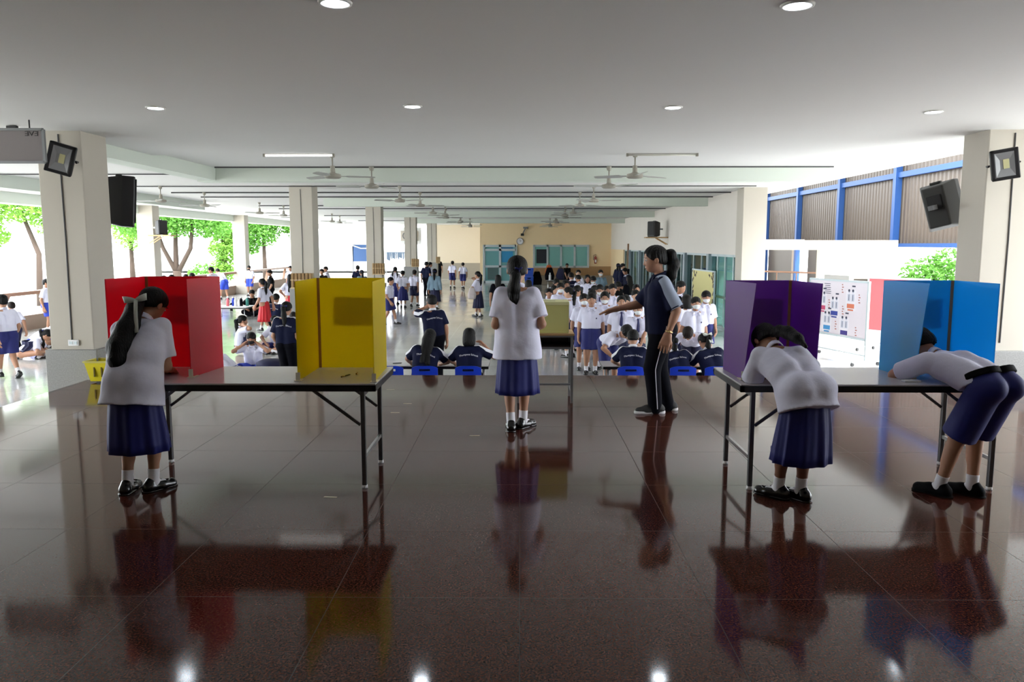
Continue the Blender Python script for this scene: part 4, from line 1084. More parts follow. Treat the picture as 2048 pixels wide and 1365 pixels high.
# ------------------------------------------------------------------ chairs and tables in front of the stage
CHB = mat('blue_plastic', (10, 56, 196), .35, spec=.5)
HS = .36
def make_chair(label, loc, rz, group):
    t = thing('plastic_chair', label, 'chair', loc, rz, group)
    MB().loft([[(-.17, -.16, HS - .02), (.17, -.16, HS - .02), (.18, .18, HS - .03), (-.18, .18, HS - .03)], [(-.17, -.16, HS), (.17, -.16, HS), (.18, .18, HS), (-.18, .18, HS)]]).build('seat', CHB, t, bevel=.01)
    m = MB(); N = 14                                  # rounded back with a hand slot and two lower openings
    def arch(u): return HS + .305 * (1 - .12 * abs(u) ** 4)
    for i in range(N):
        u0, u1 = -1 + 2 * i / N, -1 + 2 * (i + 1) / N; um = (u0 + u1) / 2
        segs = []
        top0, top1 = arch(u0), arch(u1)
        if abs(um) < .36: segs = [(top0 - .045, top1 - .045, top0, top1), (HS + .115, HS + .115, HS + .225, HS + .225)]
        else: segs = [(HS + .115, HS + .115, top0, top1)]
        if abs(um) > .86 or abs(um) < .14: segs.append((HS - .02, HS - .02, HS + .115, HS + .115))
        else: segs.append((HS + .085 - .05 * abs(um), HS + .085 - .05 * abs(um), HS + .115, HS + .115))
        for z0a, z0b, z1a, z1b in segs:
            def pt(u, z, dy): return (.19 * u, -.17 - .05 * (z - HS) / .3 + .035 * u * u + dy, z)
            m.loft([[pt(u0, z0a, -.011), pt(u1, z0b, -.011), pt(u1, z1b, -.011), pt(u0, z1a, -.011)], [pt(u0, z0a, .011), pt(u1, z0b, .011), pt(u1, z1b, .011), pt(u0, z1a, .011)]])
    m.build('backrest', CHB, t)
    for sx in (-1, 1):
        for sy in (-1, 1): MB().loft([[(sx * .15 + a, sy * .14 + c, HS - .02) for a, c in ((-.025, -.025), (.025, -.025), (.025, .025), (-.025, .025))], [(sx * .18 + a, sy * .18 + c, 0) for a, c in ((-.018, -.018), (.018, -.018), (.018, .018), (-.018, .018))]]).build('leg', CHB, t)
    return remember(t)
chairs = []
ch0 = None
for px, lab in ((849, 'blue plastic chair under the left of two seated navy students'), (936, 'blue plastic chair under the right of two seated navy students'), (780, 'empty blue plastic chair half hidden by the yellow booth'),
                (1262, 'blue plastic chair under the short-haired navy student left of the teacher'), (1367, 'blue plastic chair just right of the teacher’s legs'), (1437, 'blue plastic chair half hidden by the purple booth corner')):
    p = aty(px, 737, 11.25); loc = (p.x, 11.45, HALL)
    if ch0 is None: ch0 = make_chair(lab, loc, 0, 'blue chairs below the stage')
    else: dup(ch0, loc, 0, lab, 'blue chairs below the stage')
    chairs.append(p.x)
def low_table(label, x0, x1, y0, y1, h=.57, group='low white tables below the stage', topm=None):
    t = thing('low_table', label, 'table', ((x0 + x1) / 2, (y0 + y1) / 2, HALL), 0, group); L, W = (x1 - x0) / 2, (y1 - y0) / 2
    MB().lohi((-L, -W, h - .01), (L, W, h)).build('tabletop', topm or LAM, t)
    MB().lohi((-L + .002, -W + .002, h - .05), (L - .002, W - .002, h - .0101)).build('edge_band', BLACK, t)
    for sx in (-1, 1):
        for sy in (-1, 1): MB().tube([(sx * (L - .08), sy * (W - .06), 0), (sx * (L - .08), sy * (W - .06), h - .05)], .014, 8).build('leg', STEEL, t, True)
    return t
low_table('low white table in front of the two seated navy students', -2.35, -.48, 11.85, 12.4)
low_table('low white table below the teacher with students on both sides', 1.27, 3.15, 11.85, 12.4)
p = atz(795, 727, HALL + .57); o = thing('pen', 'dark pens lying together on the low white table by the yellow booth', 'pen', (p.x, 12.1, HALL + .57), R(20)); MB().tube([(-.07, 0, .006), (.07, .0, .006)], .006, 6).build('barrel', BLACK, o)
for i, (px, lab) in enumerate(((1410, 'white ballot sheet on the low table beside the ribboned student'), (1335, 'white ballot sheet on the low table behind the teacher'))):
    p = aty(px, 728, 12.1); tag(MB().box((0, 0, .003), (.21, .29, .004)).build('paper_sheet', PAPER, None, loc=(p.x, 12.1, HALL + .57), rz=R(15 * i)), lab, 'paper')
# ------------------------------------------------------------------ right side boards
def panel_pts(a, c): return a, c
def board_stand(name, label, cat, a, c, z0, z1, face, legs=True):
    a, c = Vector((a[0], a[1], 0)), Vector((c[0], c[1], 0)); L = (c - a).length; ang = math.atan2(c.y - a.y, c.x - a.x)
    t = thing(name, label, cat, ((a.x + c.x) / 2, (a.y + c.y) / 2, HALL), ang); z0 -= HALL; z1 -= HALL
    MB().lohi((-L / 2, -.012, z0), (L / 2, .012, z1)).build('board_face', face, t)
    fr = MB()
    for x in (-L / 2, L / 2): fr.lohi((x - .02, -.022, z0 - .02), (x + .02, .022, z1 + .02))
    for z in (z0, z1): fr.lohi((-L / 2, -.022, z - .02), (L / 2, .022, z + .02))
    fr.build('frame', ALU, t)
    if legs:
        for x in (-L / 2, L / 2):
            MB().lohi((x - .018, -.018, .08), (x + .018, .018, z0)).build('leg', ALU, t)
            MB().bar((x, -.32, .09), (x, .32, .09), .03).build('foot_bar', ALU, t)
            for s in (-1, 1): MB().lathe([(.001, -.015), (.035, -.015), (.035, .015), (.001, .015)], 12, (x, s * .3, .036), Matrix.Rotation(pi / 2, 3, 'Y')).build('caster', BLACK, t)
        MB().bar((-L / 2, 0, .2), (L / 2, 0, .2), .025).build('lower_rail', ALU, t)
    return t, L
WB = mat('whiteboard_face', (224, 216, 224), .35, var=.03, scale=2)
pa, pc = aty(1620, 600, 17.4), aty(1737, 600, 15.6)
wb, L = board_stand('whiteboard', 'wheeled whiteboard covered in candidate posters between the purple and blue booths', 'whiteboard', (pa.x, pa.y), (pc.x, pc.y), -.2, .95, WB)
z0, z1 = -.2 - HALL, .95 - HALL
INK = mat('dark_ink', (60, 62, 84), .6); UNI = mat('poster_uniform', (196, 200, 216), .7); SKP = mat('poster_skin', (190, 150, 130), .7)
def on_board(m, u, v, w, h, dy=-.0135): m.box((-L / 2 + u * L, dy, z0 + v * (z1 - z0)), (w, .002, h))
# each poster: two figures above a coloured caption block, numbers at the corner
for i, (u, v, cc) in enumerate(((.24, .58, (196, 70, 110)), (.46, .50, (50, 64, 150)), (.73, .66, (214, 120, 90)), (.34, .22, (60, 140, 200)), (.64, .17, (60, 50, 130)), (.06, .30, (90, 80, 140)))):
    po = tag(bpy.data.objects.new('poster', None), 'candidate poster with two figures over a %s caption block on the whiteboard' % ('pink', 'blue', 'orange', 'sky-blue', 'violet', 'mauve')[i], 'poster', 'posters on the whiteboard'); C.objects.link(po)
    po.location = wb.location; po.rotation_euler = wb.rotation_euler
    m = MB(); on_board(m, u, v, .3, .42, -.0132); m.build('sheet', mat('poster_sheet', (230, 226, 234), .6), po)
    m = MB()
    for s in (-1, 1):
        on_board(m, u + s * .032, v + .05, .085, .15, -.015)
        m.ball((-L / 2 + (u + s * .032) * L, -.015, z0 + (v + .16) * (z1 - z0)), (.03, .003, .04), 8)
    m.build('figures', UNI, po)
    m = MB()
    for s in (-1, 1): m.ball((-L / 2 + (u + s * .032) * L, -.017, z0 + (v + .175) * (z1 - z0)), (.032, .003, .03), 8); on_board(m, u + s * .032, v + .05, .012, .12, -.0165)
    m.build('hair_and_ties', INK, po)
    m = MB(); on_board(m, u, v - .1, .22, .09, -.015); on_board(m, u, v - .17, .17, .03, -.015); m.build('caption_block', mat('caption_%d' % i, cc, .6), po)
    m = MB(); on_board(m, u + .04, v + .255, .1, .03, -.015); m.build('number_line', INK, po)
for i, (u, v) in enumerate(((.36, .56), (.60, .47), (.49, .18), (.86, .70), (.2, .22), (.83, .12), (.58, .86), (.13, .83))):
    m = MB()
    for k in range(4): on_board(m, u + .008 * (k % 2), v + .07 - k * .045, .035 + .015 * (k % 2), .022)
    o = m.build('handwritten_tally', mat('red_brown_ink', (172, 110, 100), .6), None, loc=wb.location); o.rotation_euler = wb.rotation_euler
    tag(o, 'small column of red-brown marks on the whiteboard, %s' % ('right of the pink poster', 'right of the blue poster', 'right of the sky-blue poster', 'at the right edge by the orange poster', 'left of the sky-blue poster', 'at the lower right corner', 'at the top right of the text sheet', 'at the top left corner')[i], 'writing', 'marks on the whiteboard')
po = MB()
for k in range(6): on_board(po, .32 + .004 * k, .93 - k * .035, .2 - .03 * (k % 2), .012)
o = po.build('text_sheet', INK, None, loc=wb.location); o.rotation_euler = wb.rotation_euler; tag(o, 'block of dark text lines at the top of the whiteboard', 'paper')
MB().lohi((-.45, -.02, z1 + .02), (.35, .03, z1 + .11)).build('top_box', mat('pale_grey_card', (206, 204, 198), .7), wb)
REDB = mat('red_felt_board', (222, 92, 96), .8, var=.03, scale=3)
pa, pc = aty(1736, 600, 18.0), aty(1800, 600, 16.8)
board_stand('display_board', 'red felt display board between the whiteboard and the blue booth', 'display board', (pa.x, pa.y), (pc.x + .6, pc.y), -.25, .95, REDB)
YBD = mat('pale_yellow_notice_paper', (236, 226, 160), .8)
pa, pc = aty(1384, 600, 25.2), aty(1428, 600, 22.6)
nb, Ln = board_stand('notice_board', 'pale yellow notice board with dark flower border before the glass doors', 'notice board', (min(pa.x, RX - .12), pa.y), (min(pc.x, RX - .12), pc.y), -.1, .92, YBD)
r2 = random.Random(3); FLW = mat('dark_flower_print', (96, 84, 70), .8)
for k in range(46):
    e = r2.random(); s = r2.choice((-1, 1))
    x = (s * (Ln / 2 - .12 + r2.uniform(-.07, .07))); z = .62 + r2.random() * 1.0
    if e < .3: x = (r2.random() - .5) * Ln * .9 * (1 if abs(r2.random()) < 2 else 0); z = 1.5 + r2.uniform(-.1, .1)
    if e < .3 and abs(x) < Ln * .28: continue
    MB().ball((x, -.016, z), (.04 + .03 * r2.random(), .008, .035 + .03 * r2.random()), 6).build('paper_flower', FLW, nb)
# ------------------------------------------------------------------ far end things
p = aty(1040, 483, FY - .03); t = thing('wall_clock', 'round white wall clock on the far peach wall', 'clock', p); t.rotation_euler = (pi / 2, 0, 0)
MB().lathe([(.001, 0), (.2, 0), (.2, .05), (.001, .05)], 28).build('dial', PAPER, t); MB().lathe([(.19, 0), (.22, 0), (.22, .07), (.19, .07)], 28).build('rim', GREYM, t)
m = MB(); m.bar((0, 0, .06), (0, .13, .06), .015); m.bar((0, 0, .06), (.08, .04, .06), .02); m.build('hands', BLACK, t)
p = aty(1191, 519, FY - .085); t = thing('fire_extinguisher', 'red fire extinguisher hung on the far wall right of the windows', 'fire extinguisher', p)
MB().lathe([(.001, -.28), (.08, -.27), (.08, .12), (.03, .2), (.001, .2)], 14).build('cylinder', mat('extinguisher_red', (150, 60, 50), .4), t, True)
MB().tube([(0, 0, .2), (.02, -.02, .3), (-.1, -.02, .26), (-.13, -.02, -.05)], .018, 6).build('hose', BLACK, t, True); MB().lohi((-.04, -.09, -.2), (.04, -.07, -.02)).build('paper_label', PAPER, t)
p = aty(1048, 456, FY - .2); t = thing('security_camera', 'small dark camera cluster high on the far wall above the clock', 'camera', p)
MB().lohi((-.05, -.1, -.05), (.25, .2, .06)).build('camera_body', GREYM, t); MB().bar((.1, .05, -.02), (-.1, 0, -.4), .06).build('arm', GREYM, t); MB().lohi((-.2, -.1, -.5), (0, .1, -.35)).build('sensor_box', BLACK, t)
def at_floor(px, py): return atz(px, py, HALL)
BLUEB = mat('blue_plastic_crate', (40, 84, 190), .4)
for i in range(2):
    p = aty(1058, 555, 47.5); t = thing('plastic_crate', ('lower' if i == 0 else 'upper') + ' blue plastic crate in the stack by the far glass door', 'crate', (p.x, 47.5, HALL + i * .52), 0, 'blue crates by the far door')
    m = MB(); A = lambda w, z: [(-w * 1.2, -w, z), (w * 1.2, -w, z), (w * 1.2, w, z), (-w * 1.2, w, z)]
    m.loft([A(.2, 0), A(.23, .5), A(.21, .5), A(.18, .03)]); m.build('crate_body', BLUEB, t); MB().lohi((-.1, -.235, .38), (.1, -.215, .44)).build('hand_hole', NAVYD, t)
def backpack(label, px, py, Y, z, m, s=1., cat='bag'):
    p = aty(px, py, Y); t = thing('backpack', label, cat, (p.x, Y, z))
    MB().loft([[(-.17 * s, -.12 * s, 0), (.17 * s, -.12 * s, 0), (.17 * s, .1 * s, 0), (-.17 * s, .1 * s, 0)], [(-.19 * s, -.16 * s, .2 * s), (.19 * s, -.16 * s, .2 * s), (.19 * s, .1 * s, .2 * s), (-.19 * s, .1 * s, .2 * s)], [(-.1 * s, -.08 * s, .5 * s), (.1 * s, -.08 * s, .5 * s), (.1 * s, .08 * s, .5 * s), (-.1 * s, .08 * s, .5 * s)]]).build('bag_body', m, t, True, bevel=.03)
    MB().lohi((-.12 * s, -.2 * s, .03 * s), (.12 * s, -.13 * s, .2 * s)).build('front_pocket', m, t, bevel=.02); MB().tube([(-.04 * s, 0, .48 * s), (-.03 * s, 0, .56 * s), (.03 * s, 0, .56 * s), (.04 * s, 0, .48 * s)], .012, 6).build('handle', m, t)
    return t
struct('trim_far_bench', MB().lohi((aty(1066, 545, 49.3).x, 48.9, HALL), (RX, 49.4, HALL + .5)), mat('concrete_bench', (150, 138, 122), .7))
backpack('black backpack on the floor left of the far bench', 1074, 556, 48.0, HALL, BLKC, 1.6)
backpack('navy backpack under the orange bag by the far bench', 1099, 556, 47.6, HALL + .3, NAVYD, 1.5)
backpack('navy backpack right of the white bottle at the far end', 1121, 556, 47.6, HALL + .3, NAVYS, 1.4)
backpack('orange bag standing on the bench under the far windows', 1098, 541, 49.1, HALL + .5, mat('orange_bag_cloth', (206, 104, 50), .7), 1.3)
def bottle(label, loc, m, h=.25, r=.035, group=None):
    t = thing('bottle', label, 'bottle', loc, 0, group)
    MB().lathe([(.001, 0), (r, 0), (r, h * .68), (r * .45, h * .82), (r * .45, h * .9), (.001, h * .9)], 14).build('bottle_body', m, t, True)
    MB().lathe([(.001, h * .88), (r * .55, h * .88), (r * .55, h), (.001, h)], 12).build('cap', PAPER, t, True)
    return t
t = low_table('small grey table with a white bottle near the far crates', aty(1093, 560, 40).x, aty(1113, 560, 40).x, 39.8, 40.3, .62, None)
bottle('white squeeze bottle on the small table at the far end', (aty(1100, 545, 40).x, 40, HALL + .62), PAPER, .38, .06)
low_table('table with a dark front behind the queue by the glass doors', aty(1222, 560, 25).x, aty(1250, 560, 25).x, 24.8, 25.6, .72, None, mat('pale_top', (206, 200, 190), .5))
t = thing('green_chair', 'teal green chair by the glass doors behind the queue', 'chair', (aty(1262, 560, 22.6).x, 22.6, HALL)); G = mat('teal_plastic', (60, 140, 130), .5)
MB().lohi((-.22, -.22, .42), (.22, .22, .46)).build('seat', G, t, bevel=.01); MB().lohi((-.22, .19, .46), (.22, .23, .95)).build('backrest', G, t, bevel=.01)
for sx in (-1, 1):
    for sy in (-1, 1): MB().bar((sx * .2, sy * .2, 0), (sx * .2, sy * .2, .43), .03).build('leg', G, t)
# newspaper racks on the columns
RACK = mat('worn_rack_wood', (196, 172, 132), .6, var=.15, scale=12)
for px0, px1, py0, py1, Y, lab, nx in ((583, 625, 547, 575, 19.18, 'wooden slat rack on the column behind the yellow booth', 6), (745, 769, 527, 548, 28.6, 'grid-fronted wooden rack on the column right of the yellow booth', 5), (823, 838, 518, 533, 38.2, 'small wooden rack on the third column of the row', 4), (872, 880, 514, 526, 47.4, 'tiny pale rack on the farthest column of the row', 3)):
    a, c = aty(px0, py1, Y), aty(px1, py0, Y); t = thing('column_rack', lab, 'rack', ((a.x + c.x) / 2, Y, a.z), 0, 'racks on the column row'); W, Hh = (c.x - a.x) / 2, c.z - a.z
    MB().lohi((-W, -.02, 0), (W, .1, Hh)).build('rack_back', RACK, t)
    for k in range(nx): x = -W + 2 * W * (k + .5) / nx; MB().lohi((x - W * .1, -.07, 0), (x + W * .1, -.02, Hh)).build('slat', mat('rack_dark_slat', (150, 118, 76), .6), t)
    MB().lohi((-W, -.08, -.03), (W, .1, 0)).build('bottom_rail', RACK, t); MB().lohi((-W, -.08, Hh * .5), (W, -.068, Hh * .56)).build('cross_rail', RACK, t)
# things on the hall floor at the left
bottle('black tall water bottle on the hall floor by the left column', at_floor(62, 697), BLKC, .26, .045)
bottle('pink water bottle on the hall floor by the left column', at_floor(78, 708), mat('pink_plastic', (226, 110, 120), .4), .24, .04)
backpack('black bag on the hall floor behind the walking boy', 31, 705, at_floor(31, 707).y, HALL, BLKC, .7)
tb = low_table('low white table with bottles on it beyond the red booth', aty(425, 600, 25.6).x, aty(500, 600, 25.6).x, 25.2, 26.2, .4, None, PAPER)
ms_ = (BLKC, mat('pink_plastic', (226, 110, 120), .4), CHB, PAPER, NAVYD, mat('teal_plastic', (60, 140, 130), .5))
for i, (px, lab) in enumerate(((434, 'small dark bottle at the left end of the low white table'), (453, 'pink bottle on the low white table'), (462, 'blue bottle on the low white table'), (471, 'white bottle on the low white table'), (480, 'navy flask on the low white table'), (490, 'teal bottle at the right end of the low white table'))):
    bottle(lab, (aty(px, 600, 25.7).x, 25.7 + .1 * (i % 3), HALL + .4), ms_[i], .3, .05, 'bottles on the low white table')
bottle('black flask standing in front of the low white table', at_floor(463, 622), BLKC, .34, .05)
t = thing('stool', 'round blue-topped low stool beside the standing navy student', 'stool', (aty(541, 690, 13.6).x, 13.6, HALL)); MB().lathe([(.001, .3), (.26, .3), (.25, .37), (.15, .41), (.001, .42)], 24).build('seat', NAVYS, t, True)
for k in range(4): a = pi / 4 + k * pi / 2; MB().bar((.18 * math.cos(a), .18 * math.sin(a), 0), (.16 * math.cos(a), .16 * math.sin(a), .31), .035).build('leg', PAPER, t)
# ------------------------------------------------------------------ outside
HOUSE = mat('sunlit_white_render', (236, 238, 240), .8); WINB = mat('blue_grey_window', (206, 214, 222), .3)
b = thing('school_building', 'long white building beyond the left row of columns', 'building', (-26, 78, HALL))
MB().lohi((-14, 0, 0), (24, 8, 13)).build('wall', HOUSE, b); MB().lohi((-14.5, -.8, 12.6), (24.5, 8.5, 13.2)).build('roof', HOUSE, b)
for k in range(7):
    for z in (2.2, 6.2): MB().lohi((-12 + k * 5, -.06, z), (-9.6 + k * 5, .02, z + 1.6)).build('window', WINB, b)
p = aty(722, 505, 60); t = thing('blue_roller_gate', 'dark blue shuttered stall seen outside between two columns', 'stall', (p.x, 60, HALL)); z = p.z - HALL
MB().lohi((-.65, 0, z - .7), (.65, .4, z + .6)).build('shutter', mat('faded_blue_tarp', (60, 90, 140), .6), t); MB().tube([(-.7, -.05, z + .55), (0, -.06, z + .3), (.7, -.05, z + .3)], .04, 6).build('hanging_rope', PAPER, t)
for x in (-.62, .62): MB().lohi((x - .04, 0, 0), (x + .04, .1, z + .6)).build('post', GREYM, t)
p = aty(797, 513, 62); t = thing('shade_net', 'ragged dark shade net strung outside beyond the columns', 'shade net', (p.x, 62, p.z)); m = MB(); r3 = random.Random(5)
for k in range(14):
    x = -.95 + k * .14; m.loft([[(x, 0, .35), (x + .14, 0, .35), (x + .14, .03, .35), (x, .03, .35)], [(x + .02, 0, -.05 - .3 * r3.random()), (x + .12 + .06 * r3.random(), 0, -.1 - .3 * r3.random()), (x + .12, .03, -.1), (x + .02, .03, -.1)]])
m.build('net_cloth', mat('grey_blue_net', (92, 108, 128), .8), t)
for x in (-1, 1.05): MB().lohi((x - .03, 0, -p.z + HALL), (x + .03, .06, .4)).build('pole', GREYM, t)
p = aty(818, 472, 56); t = thing('air_conditioner', 'pale outdoor unit on the white building beyond the columns', 'air conditioner', p); MB().lohi((-.6, 0, -.35), (.6, .5, .35)).build('casing', mat('beige_casing', (200, 190, 180), .6), t, bevel=.03)
MB().lathe([(.2, 0), (.26, 0), (.26, .04), (.2, .04)], 20, (-.2, -.04, 0), Matrix.Rotation(pi / 2, 3, 'X')).build('fan_ring', GREYM, t); MB().lohi((-.8, .5, -.6), (.8, .6, -p.z + HALL if False else .6)).build('back_plate', HOUSE, t)
MB().lohi((-.05, .4, HALL - p.z), (.05, .5, -.35)).build('stand', GREYM, t)
LEAF = [mat('leaf_green', (84, 138, 46), .6, trans=.4, var=.3, scale=3), mat('leaf_yellow_green', (116, 162, 62), .6, trans=.4, var=.3, scale=3), mat('leaf_deep_green', (56, 106, 42), .6, trans=.4, var=.3, scale=3)]
BARK = mat('tree_bark', (62, 50, 42), .9, bump=.5, bscale=12)
def tree(label, loc, h, blobs, trunk, leaf, seed, n=2600, ls=.2, name='tree', cat='tree'):
    r = random.Random(seed); t = thing(name, label, cat, loc)
    m = MB(); tot = sum(b[3] ** 2 for b in blobs)
    for bx, by, bz, br in blobs:
        for _ in range(int(n * br * br / tot)):
            v = Vector((r.gauss(0, 1), r.gauss(0, 1), r.gauss(0, 1))).normalized() * br * (r.random() ** .4); v.z *= .8
            p = Vector((bx, by, bz)) + v
            a = Vector((r.gauss(0, 1), r.gauss(0, 1), r.gauss(0, .6))).normalized(); c = a.orthogonal().normalized()
            s = ls * (.6 + .8 * r.random()); u = a.cross(c) * .2 * s
            m.add([p - a * s * .5, p + c * s * .28 + u, p + a * s * .6, p - c * s * .28 + u], [(0, 1, 2, 3)])
    m.build('crown', LEAF[leaf], t)
    for pts, rr in trunk: MB().tube(pts, rr, 10).build('trunk' if pts[0][2] < .1 else 'branch', BARK, t, True)
    return t
def tr(px, base, Y): p = aty(px, 490, Y); return (p.x, Y, HALL - .4)
tree('spreading green tree with forking bare trunk beyond the red booth', tr(350, 0, 46), 7, [(-1.5, 0, 4.5, 1.6), (1.2, 0, 4.5, 1.6), (0, .5, 5.0, 1.8), (-2.6, .5, 4.3, 1.3), (2.4, 0, 4.0, 1.2), (.2, -.5, 4.0, 1.0), (1.5, 0, 1.1, .8)],
     [([(0, 0, 0), (.05, 0, 1.3)], [.3, .24]), ([(0, 0, 1.2), (-.7, 0, 2.6), (-1.4, .2, 4.6)], [.15, .12, .07]), ([(.0, 0, 1.2), (-.1, .3, 2.8), (0, .4, 5)], [.17, .14, .08]), ([(.1, 0, 1.2), (.9, 0, 2.6), (1.2, 0, 4.8)], [.15, .13, .07])], 0, 1, 7400)
tree('tall light green hedge tree left of the outer column', tr(447, 0, 52), 6, [(0, 0, 1.2, 1.0), (.1, 0, 2.6, 1.1), (0, 0, 4.0, 1.2), (-.4, 0, 5.2, 1.3), (.8, 0, 3.2, .8), (-1.6, .5, 4.8, 1.1)], [([(0, 0, 0), (0, 0, 4)], [.2, .1])], 1, 2, 6500)
tree('bushy green tree right of the outer column', tr(528, 0, 58), 6, [(-.8, 0, 4.6, 1.3), (0, 0, 3.6, 1.2), (-1.2, 0, 2.8, 1.0), (1.2, .4, 4.6, 1.2), (2.2, .4, 4.0, .9)], [([(0, 0, 0), (0, 0, 3.6)], [.2, .1])], 0, 3, 6000)
tree('pale overexposed tree at the left picture edge', tr(20, 0, 36), 6, [(-2, 0, 4.6, 1.7), (0, 0, 5.2, 1.8), (1.3, 0, 4.8, 1.4), (2.0, .5, 3.8, 1.0), (-1, 0, 3.3, .9)], [([(1.2, 0, 0), (1.3, 0, 2.4), (.6, 0, 4.4)], [.16, .12, .08])], 1, 4, 6500)
tree('shrubby tree seen just right of the left stage column', tr(262, 0, 50), 6, [(0, 0, 4.6, 1.4), (.2, 0, 3.4, 1.2), (-1.5, 0, 4.8, 1.2)], [([(0, 0, 0), (0, 0, 3.4)], [.2, .1])], 1, 5, 3000)
tree('small green tree outside right of the white panel', tr(1872, 0, 26), 4, [(-.3, 0, 1.8, .8), (.5, 0, 2.1, .8), (-.5, .3, .9, .7), (.4, .2, 1.1, .7)], [([(0, 0, 0), (0, 0, 1.8)], [.1, .06])], 0, 6, 2200, .16)
tree('green bush outside the low wall at the right picture edge', tr(2052, 0, 17), 3, [(0, 0, 1.3, .5), (.3, 0, 1.6, .5)], [([(0, 0, 0), (0, 0, 1.2)], [.06, .04])], 1, 7, 900, .12, 'bush', 'bush')
# ------------------------------------------------------------------ people on the stage
NAVY2 = [NAVYP, WTRIM]; TEXT = 'Thumpwat School'
SK_ = ('skirt', BLUES); SH_ = ('shorts', BLUES)
p = atz(281, 985, 0)
person('girl_red', dict(H=1.47, lean=25, side=-5, upp=1.5, low=.8, hpitch=38, hyaw=-22, hroll=0, handR=(.03, .25, .545), handL=(-.06, .3, .545), poleR=(.3, -.5, -1), poleL=(-1, -.4, -.3), footL=(-.055, -.01, 0), footR=(.05, .03, 0), toeR=-30, toeL=5, py=-.01,
       hem=.20, flare=.95, pleats=9, drop=.10, build=1.02, tail=[(-.02, -.07, .03), (-.028, -.115, -.01), (-.036, -.17, -.10), (-.045, -.22, -.18), (-.04, -.25, -.235), (-.03, -.265, -.27)], bowback=1.25, tailr=[.14, .24, .35, .38, .3, .1],
       bow=((-.012, -.128, .03), .085, 1.35, -8), bowup=1, palmR=(0, 0, -1), palmL=(0, 0, -1)),
       dict(hair='pony', top='blouse', bottom=SK_, shoe=(LEATH, 'maryjane'), ribbon=RIBW), (p.x, p.y, 0), R(-4),
       'schoolgirl with a white hair bow writing inside the red booth', 'voters at the booths', hi=True)
p = atz(1034, 860, 0)
person('girl_box', dict(H=1.57, lean=2, hpitch=14, handL=(-.10, .12, .59), handR=(.115, .12, .59), poleL=(-.22, -1, -.3), poleR=(.3, -1, -.3), shw=.092, footL=(-.035, -.02, 0), footR=(.035, .05, 0), toeL=4, toeR=-38, hem=.215, flare=.86, pleats=8, drop=.095, build=1.02,
       tail=[(0, -.068, -.005), (-.008, -.085, -.03), (-.018, -.082, -.10), (-.022, -.078, -.16), (-.012, -.075, -.205), (0, -.075, -.225)], tailr=[.12, .2, .24, .22, .15, .05], bow=((.06, -.56, -.07), .03, 2.2, 0)),
       dict(hair='pony', top='blouse', bottom=SK_, shoe=(LEATH, 'maryjane'), ribbon=RIBB), (p.x, p.y, 0), R(0),
       'schoolgirl with a low ponytail standing before the ballot box', 'voters at the booths', hi=True)
p = atz(1319, 824, 0)
person('teacher', dict(H=1.66, lean=3, hpitch=12, handL=(-.15, -.01, .49), handR=(.09, .265, .625), poleL=(-.2, -1, 0), poleR=(.5, -.3, -.8), footL=(-.045, .035, 0), footR=(.05, -.06, 0), toeL=4, toeR=-6, build=1.12, drop=.03, curlR=.12, curlL=.25, palmL=(1, -.3, 0), palmR=(-.2, -.3, -1), stripew=.036,
       tail=[(0, -.07, .04), (0, -.10, .03), (0, -.115, -.03), (0, -.105, -.10), (0, -.095, -.15)], tailr=[.1, .2, .24, .2, .08], bow=((0, -.56, .2), .012, .3, 0), sleeve=.92),
       dict(hair='pony', top='jersey', topm=[NAVYP, STRIPE], collar=NAVYP, bottom=('trousers', NAVYD), piping=WTRIM, shoe=(CANV, 'trainer'), sock=False, watch='L', watchm=mat('gold_watch', (190, 160, 110), .3, metal=.6), badge=WTRIM, ribbon=RIBW), (p.x, p.y, 0), R(90),
       'adult in a navy polo and dark trousers standing with one arm stretched out', None, hi=True, skin=0)
p = atz(1580, 1000, 0)
person('girl_purple', dict(H=1.46, lean=58, upp=1.12, low=.98, pel=.38, py=-.10, hipz=.515, hpitch=72, hyaw=0, handL=(.04, .30, .535), handR=(.12, .32, .535), poleL=(-.9, -.3, -.6), poleR=(.9, -.2, -.3), footL=(-.045, .03, 0), footR=(.045, -.01, 0), toeL=36, toeR=20, hem=.2, flare=1.02, pleats=10, drop=.075, build=.92, hemoff=(.0, -.01, 0),
       tail=[(.0, -.06, .045), (.02, -.085, .06), (.035, -.13, .055), (.045, -.20, .035), (.05, -.26, .005)], tailr=[.12, .16, .2, .16, .05], palmR=(0, 0, -1), palmL=(0, 0, -1)),
       dict(hair='pony', top='blouse', bottom=SK_, shoe=(LEATH, 'maryjane')), (p.x, p.y, 0), R(12),
       'schoolgirl bent far forward over the table at the purple booth', 'voters at the booths', hi=True, skin=1)
p = atz(1912, 992, 0)
person('boy_blue', dict(H=1.54, lean=70, upp=1.1, low=.98, pel=.42, px=.035, py=-.12, hipz=.50, hpitch=62, handL=(.05, .36, .535), handR=(.14, .36, .535), poleL=(-1, 0, -.5), poleR=(.9, -.2, -.3), footL=(-.066, .03, 0), footR=(.066, -.02, 0), toeL=18, toeR=20, shortl=.97, flare=1.1, build=.93, drop=-.03, sockh=.05, palmR=(0, 0, -1), palmL=(0, 0, -1)),
       dict(hair='short', top='tucked', bottom=SH_, belt=True, shoe=(CANV if False else BLKC, 'plain')), (p.x, p.y, 0), R(20),
       'schoolboy in blue shorts leaning on the table at the blue booth', 'voters at the booths', hi=True)
